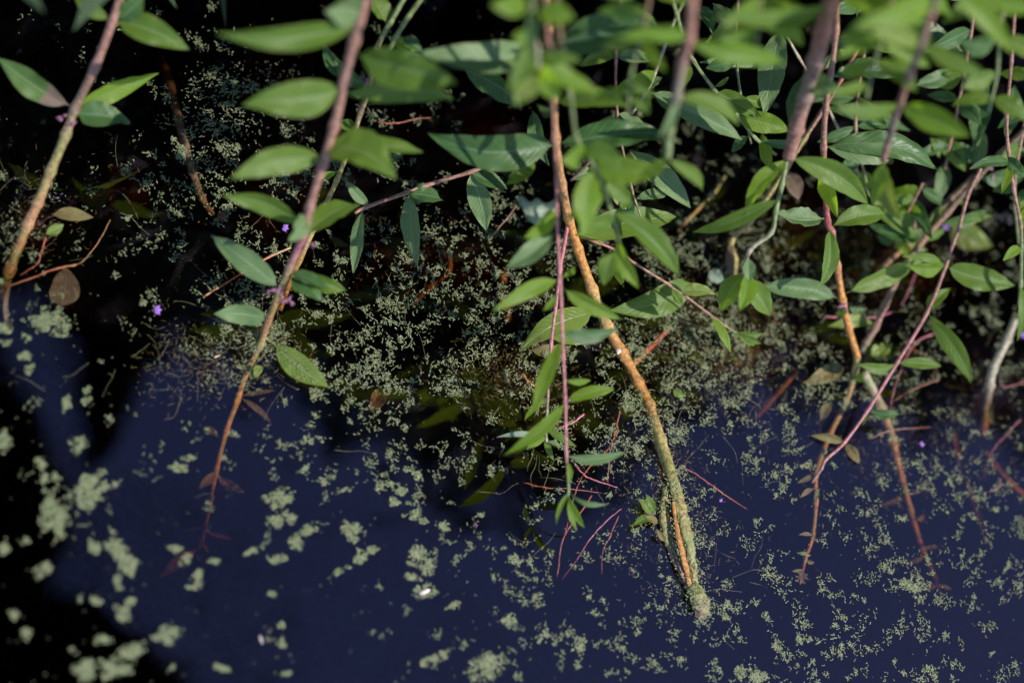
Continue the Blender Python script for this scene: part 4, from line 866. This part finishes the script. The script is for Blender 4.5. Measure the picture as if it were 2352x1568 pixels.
for i, (x, y, rx, ry, tl, big) in enumerate(RAFTS):
    if rx < 1: continue
    f_ = raft_fronds(x, y, rx, ry, tl, i*3.1)
    if (x, y) in RL:
        o = frond_mesh('duckweed_raft', f_); tag(o, RL[(x, y)], 'duckweed', 'close-packed rafts of duckweed')
    else: FR += f_
# scum of fronds clinging round the stems where they enter the water, and on the floating leaf
for (x, y, s, n) in ((604, 790, 26, 130), (560, 870, 18, 40), (1545, 1130, 26, 120), (1520, 1190, 30, 150), (1605, 1385, 26, 100), (1590, 1230, 22, 90), (40, 530, 40, 120), (1430, 800, 40, 90), (1480, 930, 36, 80), (1970, 860, 30, 40), (1610, 820, 90, 330), (1560, 760, 70, 240), (1700, 600, 60, 130), (860, 860, 34, 90), (560, 230, 60, 260), (500, 290, 40, 90), (490, 190, 30, 70), (480, 400, 30, 60), (430, 460, 40, 90), (1250, 640, 120, 200)):
    for _ in range(n):
        P = px(x+rnd.gauss(0, s), y+rnd.gauss(0, s*.8), 0); add_chain(P[0], P[1], rnd.uniform(0, 6), rnd.choice((1, 2, 3)))
def strip(x0, y0, x1, y1, wd, n, h0, h1):
    for _ in range(n):
        t = rnd.random(); h = h0+(h1-h0)*t
        P = px(x0+(x1-x0)*t+rnd.gauss(0, wd), y0+(y1-y0)*t+rnd.gauss(0, wd), h*.01)
        L_ = rnd.uniform(.0005, .0007); FR.append((P[0], P[1], rnd.uniform(0, 6), L_, L_*.7, P[2], rnd.random()))
strip(1535, 1080, 1600, 1335, 11, 270, .8, .7); strip(1525, 1150, 1560, 1300, 8, 180, .5, .4); strip(1592, 1345, 1608, 1395, 11, 130, .9, .7)
strip(655, 800, 745, 870, 12, 90, .55, .5)
tag(frond_mesh('duckweed', FR), 'scattered fronds of duckweed on the pond', 'duckweed', None, 'stuff')
print('fronds', len(FR))

# fine algae threads
V, F = [], []
def thread(pts, r=.00022):
    P3 = [px(x, y, h*.01) for x, y, h in pts]; path = catmull(P3, 6)
    v, f, u_, c_ = tube_data(path, [r]*len(path), [(0, 0, 0)]*len(path), 4); o_ = len(V)
    V.extend(v); F.extend([tuple(a+o_ for a in q) for q in f])
for (cx_, cy_, sx, sy, n) in ((470, 800, 90, 90, 46), (30, 470, 50, 60, 26), (600, 790, 40, 30, 26), (1660, 1330, 80, 40, 26), (1400, 1000, 160, 130, 26), (1750, 880, 120, 150, 20), (500, 450, 260, 220, 34), (1000, 700, 260, 150, 26), (1250, 1080, 80, 40, 12), (1950, 1000, 250, 160, 22), (1600, 800, 110, 90, 24)):
    for _ in range(int(n*.8)):
        x, y = rnd.gauss(cx_, sx), rnd.gauss(cy_, sy); a = rnd.uniform(0, 6.3); L_ = rnd.uniform(20, 60); pts = []
        for k in range(4):
            pts.append((x, y, rnd.uniform(-.8, .04))); x += math.cos(a)*L_/2; y += math.sin(a)*L_/2; a += rnd.gauss(0, .28)
        thread(pts, rnd.uniform(.00006, .00012))
tag(mesh('algae_threads', V, F, M_HAIR), 'fine pale threads of algae in the water', 'algae', None, 'stuff')

# silt and rotten leaves heaped under the weed: rises close to the surface in places, sinks out of sight elsewhere
HEAP = [(1660, 815, 150, 85, 1.0), (1560, 700, 90, 60, .8), (1150, 860, 80, 60, .75), (50, 520, 80, 70, .9), (250, 440, 170, 70, .68), (620, 470, 190, 120, .62), (950, 600, 260, 100, .7), (1280, 980, 70, 90, .62), (1500, 1080, 60, 110, .7),
        (470, 850, 80, 60, .6), (2020, 620, 180, 110, .7), (2240, 900, 110, 110, .7), (600, 230, 150, 100, .62), (1000, 300, 200, 110, .6), (1750, 520, 180, 110, .75), (1980, 930, 60, 90, .6), (140, 690, 50, 60, .7)]
V, UV = [], []; gx_, gy_ = np.arange(-300, 2660, 13), np.arange(-300, 1900, 13)
for y in gy_:
    for x in gx_:
        s_ = max(q[4]*math.exp(-((x-q[0])/q[2])**2*.6-((y-q[1])/q[3])**2*.6) for q in HEAP)
        f_ = noise.noise(Vector((x*.012, y*.012, 5)))*.35+noise.noise(Vector((x*.045, y*.045, 7)))*.22+noise.noise(Vector((x*.13, y*.13, 8)))*.10
        z = -.30+.285*min(1, max(0, s_*1.0+f_*s_*.6)) ; P = px(x, y, min(z, -.004)); V.append(P); UV.append((x*.001, y*.001))
nx_ = len(gx_); F = [(j*nx_+i+nx_, j*nx_+i+1+nx_, j*nx_+i+1, j*nx_+i) for j in range(len(gy_)-1) for i in range(nx_-1)]
M_SILT = ground_mat('rotting_silt', (.07, .05, .028), (.17, .14, .06), 130)
tag(mesh('silt_bed', V, F, M_SILT, None, UV), kind='structure')
# brown weed and rotting bits hanging in the top centimetres of the water
V, F, CC, UV = [], [], [], []
for (cx_, cy_, sx, sy, n, h0, h1) in ((1660, 820, 110, 75, 900, -.3, -2.2), (1560, 720, 80, 50, 350, -.3, -2), (1130, 850, 60, 50, 330, -.5, -2.2), (1250, 900, 60, 70, 260, -.8, -2.5), (460, 830, 70, 50, 260, -.4, -2), (60, 520, 60, 60, 150, -.3, -2), (620, 800, 40, 40, 180, -.1, -1.2),
      (1500, 1080, 60, 110, 330, -.3, -2), (1980, 1000, 120, 90, 300, -.6, -3), (2230, 960, 80, 90, 220, -.6, -3), (900, 600, 240, 90, 330, -1.5, -4), (300, 420, 150, 90, 60, -1.5, -4), (1750, 620, 120, 60, 300, -.4, -2), (1560, 1240, 60, 60, 160, -.2, -1.2), (2050, 600, 120, 60, 240, -.8, -3)):
    for _ in range(int(n*2.0)):
        x, y = rnd.gauss(cx_, sx), rnd.gauss(cy_, sy); h = rnd.uniform(h1, h0)-.6*abs(rnd.gauss(0, 1))
        P = px(x, y, h*.01); a = rnd.uniform(0, 6.3); L_ = rnd.uniform(.0015, .006); pts = [P]
        for k in range(3):
            P = P+np.array([math.cos(a), math.sin(a), rnd.uniform(-.4, .4)])*L_/3; pts.append(P); a += rnd.gauss(0, .7)
        c = rnd.choice(((.13, .125, .07), (.11, .13, .05), (.14, .11, .06), (.09, .09, .05)))
        r = rnd.uniform(.00012, .0004); v, f, u_, c_ = tube_data(pts, [r*.5, r, r, r*.3], [c]*4, 4); o_ = len(V)
        V.extend(v); F.extend([tuple(q+o_ for q in w_) for w_ in f]); CC.extend(c_); UV.extend(u_)
tag(mesh('pond_weed', V, F, MR, None, UV, CC), 'brown rotting weed hanging just under the surface', 'weed', None, 'stuff')

# petals, seeds, beetle, bubbles added as sun glints
def petal(name, label, cat, x, y, h, lpx, wpx, ang, mat, group=None, nlobes=1):
    P = px(x, y, h*.01); s = scale_at(P); V, F = [], []
    for q in range(nlobes):
        a0 = R(ang)+(q-(nlobes-1)/2)*.75; d = np.array([math.cos(a0), math.sin(a0), .12]); sd = np.array([-math.sin(a0), math.cos(a0), 0])
        o_ = len(V)
        for j in range(7):
            t = j/6; wd = math.sin(math.pi*min(1, t**.7*.97+.03))*wpx*s*.5
            for i in range(5):
                b = (i/4-.5)*2; V.append(P+d*(t-.5*(nlobes == 1))*lpx*s+sd*b*wd+np.array([0, 0, (1-b*b)*wd*.45+rnd.uniform(0, .0002)]))
        for j in range(6):
            for i in range(4): k = o_+j*5+i; F.append((k, k+1, k+6, k+5))
    return tag(mesh(name, V, F, mat), label, cat, group)
gp = 'purple petals fallen on the water'
petal('fallen_petal', 'purple petal on the black water left of the tall stem foot', 'petal', 355, 712, .06, 17, 11, 40, M_PURP, gp, 3)
petal('fallen_petal', 'purple petal near the tall stem, beside the pair of narrow leaves', 'petal', 650, 522, .06, 14, 10, 20, M_PURP, gp, 3)
petal('fallen_petal', 'tiny purple petal on the blue water below the right-hand leaf pair', 'petal', 2114, 1022, .06, 12, 8, 70, M_PURP, gp, 2)
petal('fallen_petal', 'purple speck right of the algae-covered floating stem', 'petal', 1656, 1148, .06, 11, 7, 80, M_PURP, gp)
petal('fallen_petal', 'violet petal by the petiole of the large dark central leaf', 'petal', 1239, 353, .4, 11, 8, 0, M_PURP, gp, 2)
petal('fallen_petal', 'violet petal in the shadow at the right, by the brown branches', 'petal', 2172, 526, .2, 11, 9, 120, M_PURP, gp, 3)
petal('fallen_petal', 'orchid petal stuck at the right edge under the thin stem', 'petal', 2345, 770, .2, 14, 9, 60, M_PURP, gp, 3)
petal('seed_husk', 'pale pinkish seed husk lying on a small duckweed raft', 'seed', 976, 1358, .15, 28, 10, 60, M_SEED)
petal('seed_husk', 'dim pale husk in the open blue water near the bottom', 'seed', 600, 1468, -.4, 24, 9, -40, M_SEED)
petal('seed_husk', 'small straw-coloured husk left of the tall stem foot', 'seed', 499, 818, .08, 17, 4, 60, plain('straw', (.6, .42, .28), .5))
petal('seed_husk', 'white husk beside the lower leaves of the middle stem', 'seed', 1421, 807, .7, 18, 12, -80, M_SEED)
def dome(name, x, y, h, rpx, mat, parent=None, label=None, cat=None, group=None, sx=1.0, sy=1.0, ang=0.0, zs=.8):
    P = px(x, y, h*.01); r = rpx*scale_at(P); V, F = [], []
    ns, nr = 14, 6
    for j in range(nr+1):
        p = math.pi/2*j/nr
        for i in range(ns):
            a = 2*math.pi*i/ns; X, Y = math.cos(a)*math.cos(p)*r*sx, math.sin(a)*math.cos(p)*r*sy
            V.append(P+np.array([X*math.cos(ang)-Y*math.sin(ang), X*math.sin(ang)+Y*math.cos(ang), math.sin(p)*r*zs]))
    for j in range(nr):
        for i in range(ns): F.append((j*ns+i, j*ns+(i+1) % ns, (j+1)*ns+(i+1) % ns, (j+1)*ns+i))
    o = mesh(name, V, F, mat, parent)
    return tag(o, label, cat, group)
def insect(name, label, cat, x, y, h, rpx, ang):
    P = px(x, y, h*.01); e = tag(empty(name, P), label, cat); dome('body', x, y, h, rpx, M_DARKB, e, sx=1, sy=.55, ang=ang)
    dome('head', x+rpx*1.0*math.cos(-ang+ROLL), y+rpx*1.0*math.sin(-ang+ROLL), h, rpx*.4, M_DARKB, e)
    s = scale_at(P)
    for k in range(3):
        for sg in (-1, 1):
            a = ang+sg*(1.0+.55*k); p0 = P+np.array([0, 0, .0006]); p1 = p0+np.array([math.cos(a), math.sin(a), .25])*rpx*s*.9; p2 = p0+np.array([math.cos(a)*1.7, math.sin(a)*1.7, -.1])*rpx*s
            v, f, u_, c_ = tube_data([p0, p1, p2], [.0002]*3, [(0, 0, 0)]*3, 5); mesh('leg', v, f, M_DARKB, e)
insect('beetle', 'dark shiny beetle resting on the yellow-green leaf behind the middle stems', 'beetle', 1243, 782, 1.45, 9, 1.2)
insect('water_bug', 'tiny dark bug on the open blue water left of the middle reflection', 'bug', 1090, 1205, .05, 6, .4)
m, nt = newmat('glint_film'); L = nt.links.new  # shiny bubble domes added where the sun sparkles on the water
lw = N(nt, 'ShaderNodeFresnel', IOR=2.2); tp = N(nt, 'ShaderNodeBsdfTransparent'); gl = N(nt, 'ShaderNodeBsdfGlossy', Roughness=.3)
mx = N(nt, 'ShaderNodeMixShader'); L(lw.outputs[0], mx.inputs[0]); L(tp.outputs[0], mx.inputs[1]); L(gl.outputs[0], mx.inputs[2])
out = N(nt, 'ShaderNodeOutputMaterial'); L(mx.outputs[0], out.inputs[0]); M_GLINT = m
for (lab, x, y, n, sp) in (('tiny bubbles added as sun glints where the left edge stem meets the water', 125, 450, 14, 14), ('bubbles added as sun glints right of the middle, by the sunlit stem foot', 1612, 572, 12, 12),
                           ('bubbles added as glints at the cut end of the floating stem', 1612, 1408, 9, 12), ('bubbles added as glints between the algae-covered shoots', 1545, 1215, 14, 16), ('bubbles added as glints at the right edge', 2312, 500, 22, 20), ('bubbles added as glints at the stalk of the floating leaf', 640, 812, 10, 14), ('bubbles added as glints in the scum right of the middle', 1660, 630, 14, 16)):
    P = px(x, y, 0); V, F = [], []
    e = tag(empty('glint_bubbles', P), lab, 'bubbles', 'bubbles added as sun glints on the water')
    for _ in range(n): dome('glint_bubble', x+rnd.gauss(0, sp), y+rnd.gauss(0, sp*.6), .02, rnd.uniform(1.2, 3.6), M_GLINT, e, zs=1)

# ------------------------------------------------------------------ thicket by the pond, and unseen pieces added to darken its mirror
mcr = leaf_material('crown_leaf', (.035, .075, .020), (.05, .10, .03), (.08, .13, .05), (.04, .07, .03), (.02, .045, .008), .12, .6)
M_BARK = ground_mat('tree_bark', (.05, .038, .028), (.11, .085, .06), 45)
def crown(name, parent, blobs, n, size, label=None):
    """leaf-sized faces filling a few blobs: (centre, radii, weight)"""
    W = np.array([b[2] for b in blobs], float); W /= W.sum(); V, F, UV = [], [], []
    pick = nrng.choice(len(blobs), n, p=W)
    for i in range(n):
        c, r_, _ = blobs[pick[i]]; d = nrng.normal(size=3); d /= np.linalg.norm(d)
        P = np.array(c)+d*np.array(r_)*(nrng.random()**.45)*(1+.3*noise.noise(Vector(d*2.3+np.array(c))))
        a = nrng.normal(size=3); a[2] -= .5; a /= np.linalg.norm(a); b = np.cross(a, nrng.normal(size=3)); b /= np.linalg.norm(b)
        s = size*nrng.uniform(.7, 1.3); nn = np.cross(a, b); k = len(V)
        V += [P, P+a*s*.5+b*s*.16, P+a*s, P+a*s*.5-b*s*.16, P+a*s*.5+nn*s*.06]; UV += [(.5, 0), (1, .5), (.5, 1), (0, .5), (.5, .5)]
        F += [(k, k+1, k+4), (k+1, k+2, k+4), (k+2, k+3, k+4), (k+3, k, k+4)]
    o = mesh(name, V, F, mcr, parent, UV, smooth=False)
    return o
def limb(name, parent, pts, r0, r1):
    path = catmull([np.array(p, float) for p in pts], 8); n = len(path)
    V, F, UV, CC = tube_data(path, [(r0+(r1-r0)*i/(n-1))*(1+.12*noise.noise(Vector((i*.6, r0*50, 0)))) for i in range(n)], [(.1, .1, .1)]*n, 12)
    return mesh(name, V, F, M_BARK, parent, UV)
# waterside thicket: its front edge is the ragged dark line across the upper part of the water
e = tag(empty('waterside_shrub', (.2, 2.4, .1)), 'dense dark thicket on the bank whose reflection blackens the upper water', 'shrub')
edge = [(-60, 560), (130, 640), (375, 655), (560, 770), (700, 860), (830, 800), (980, 930), (1050, 1050), (1120, 1150), (1200, 1120), (1260, 960), (1330, 790), (1450, 850), (1640, 830), (1800, 860), (1960, 900), (2150, 980), (2400, 1050)]  # the dip at centre stands in for the hanging plants' dark reflection
blobs = []
for i, (x, y) in enumerate(edge):
    for (H, back) in ((2.0, .34), (1.6, .40), (1.2, .46)):
        P = refl(x, y-235, H); blobs.append((P+np.array([0, .06, 0]), (.30, .30, .30), 1.0))
    for k in range(3):
        P = refl(x, y-470-k*260, 1.9-.2*k); blobs.append((P+np.array([0, .1, 0]), (.42, .42, .5), 1.3))
for k in range(16): blobs.append(((-1.9+k*.27, 2.3, 1.3), (.4, .5, 1.2), 1.6))
crown('crown', e, blobs, 30000, .085)
for k in range(9):
    x = -1.6+k*.42; limb('trunk', e, [(x*.8, 2.6, .05), (x*.9, 2.4, .6), (x, 2.1, 1.2), (x+.1, 1.9, 1.8)], .03, .008)
# unseen foliage added above the frame to dapple the plants below
V, F, UV = [], [], []
def inframe(P):
    v = P-CAM; z = v@FW
    if z < .05: return False
    X, Y = 1176+3267*(v@RT)/z, 784-3267*(v@UP)/z
    if -160 < X < 2512 and -160 < Y < 1728: return True
    v = P*np.array([1, 1, -1])-CAM; z = v@FW; X, Y = 1176+3267*(v@RT)/z, 784-3267*(v@UP)/z
    return -60 < X < 2412 and 560 < Y < 1728
SV = np.array(sv)
for k in range(9000):
    if len(V) > 5*750: break
    x, y = rnd.uniform(-500, 2700), rnd.uniform(-420, 330)
    if noise.noise(Vector((x*.0052, y*.0052, 4))) < (-.02 if y < 120 else .10) and not (x < 420 and y < 60): continue
    if 320 < x < 780 and 90 < y < 430: continue
    P = pz(x, y, rnd.uniform(0, .08))+SV*rnd.uniform(.15, .9)
    if inframe(P): continue
    a = nrng.normal(size=3); a[2] -= .6; a /= np.linalg.norm(a); bb = np.cross(a, nrng.normal(size=3)); bb /= np.linalg.norm(bb); nn = np.cross(a, bb)
    s = rnd.uniform(.05, .085); k0 = len(V)
    V += [P, P+a*s*.5+bb*s*.13, P+a*s, P+a*s*.5-bb*s*.13, P+a*s*.5+nn*s*.05]; UV += [(.5, 0), (1, .5), (.5, 1), (0, .5), (.5, .5)]
    F += [(k0, k0+1, k0+4), (k0+1, k0+2, k0+4), (k0+2, k0+3, k0+4), (k0+3, k0, k0+4)]
mesh('darkening_foliage', V, F, mcr, e, UV, smooth=False)
for k in range(7):
    x = -200+k*420; Q = pz(x, -250, 0)+SV*.35
    if not inframe(Q): limb('shoot', e, [(Q[0]+.25, Q[1]+1.6, .15), (Q[0]+.2, Q[1]+1.2, .7), (Q[0]+.1, Q[1]+.5, Q[2]+.35), Q], .010, .003)  # stalks added with the unseen shading foliage
# tree added so its mirrored black stands in for the camera holder
T0 = np.array([-2.6, -.4, .1])
e = tag(empty('stand_in_tree', T0), 'added tree at the left, standing in for the black reflection of the camera holder', 'tree')
H_ = 2.3
limb('trunk', e, [T0-np.array([0, 0, .3]), T0+np.array([.1, 0, 1]), refl(-900, 1100, H_), refl(-60, 1150, H_)], .16, .08)
limb('limb', e, [refl(-500, 1100, H_), refl(-60, 1120, H_), refl(-20, 1350, H_), refl(60, 1600, H_)], .06, .03)
def poly_crown(name, parent, poly, n, size, H0, H1, grow=10):
    xs_ = [q[0] for q in poly]; ys_ = [q[1] for q in poly]; V, F, UV = [], [], []; c = 0
    while c < n:
        x, y = rnd.uniform(min(xs_), max(xs_)), rnd.uniform(min(ys_), max(ys_))
        ins = False; j = len(poly)-1
        for i in range(len(poly)):
            if (ys_[i] > y) != (ys_[j] > y) and x < (xs_[j]-xs_[i])*(y-ys_[i])/(ys_[j]-ys_[i])+xs_[i]: ins = not ins
            j = i
        if not ins: continue
        c += 1
        P = refl(x+rnd.gauss(0, grow), y+rnd.gauss(0, grow), rnd.uniform(H0, H1))
        a = nrng.normal(size=3); a[2] *= .5; a /= np.linalg.norm(a); b = np.cross(a, nrng.normal(size=3)); b /= np.linalg.norm(b); nn = np.cross(a, b); s = size*rnd.uniform(.6, 1.3); k = len(V)
        V += [P-a*s*.5, P+b*s*.2, P+a*s*.5, P-b*s*.2, P+nn*s*.06]; UV += [(.5, 0), (1, .5), (.5, 1), (0, .5), (.5, .5)]
        F += [(k, k+1, k+4), (k+1, k+2, k+4), (k+2, k+3, k+4), (k+3, k, k+4)]
    return mesh(name, V, F, mcr, parent, UV, smooth=False)
poly_crown('crown', e, [(-420, 600), (-120, 700), (0, 835), (53, 927), (116, 1032), (169, 1175), (140, 1290), (95, 1400), (140, 1379), (225, 1390), (334, 1463), (422, 1568), (520, 1760), (100, 1900), (-420, 1900)], 15000, .055, 2.1, 2.7)
poly_crown('darkening_foliage', e, [(-60, 640), (150, 660), (230, 900), (230, 1120), (300, 1300), (200, 1400), (120, 1300), (0, 820)], 520, .022, 2.1, 2.6)  # sparse leaves added to dim the mirrored pale streak
poly_crown('darkening_foliage', e, [(-60, 1050), (420, 1120), (640, 1300), (760, 1640), (100, 1640)], 900, .02, 2.1, 2.6)  # small leaves added to darken the mirrored sky at lower left
poly_crown('darkening_foliage', e, [(100, 1100), (800, 1150), (1100, 1400), (1250, 1700), (100, 1700)], 900, .02, 2.1, 2.6)  # more thin leaves added to grade that darkening outward
# bough added for the dark mirrored wedge between pale streak and open blue
e2 = tag(empty('stand_in_bough', refl(330, 500, 2.2)), 'dark forked bough added on the left to shape the black wedge in the reflection', 'branch')
limb('limb', e2, [(-1.6, 2.4, 1.2), refl(250, 480, 2.2), refl(262, 700, 2.2), refl(250, 860, 2.2), refl(228, 980, 2.2), refl(208, 1090, 2.2)], .09, .006)
limb('side_branch', e2, [refl(250, 560, 2.22), refl(300, 640, 2.25), refl(310, 760, 2.25), refl(280, 900, 2.2)], .03, .008)
poly_crown('foliage', e2, [(-60, 500), (480, 500), (430, 640), (375, 720), (325, 860), (285, 950), (255, 1010), (215, 1085), (195, 1040), (182, 900), (165, 790), (100, 665), (-60, 640)], 9000, .045, 2.1, 2.45, 5)
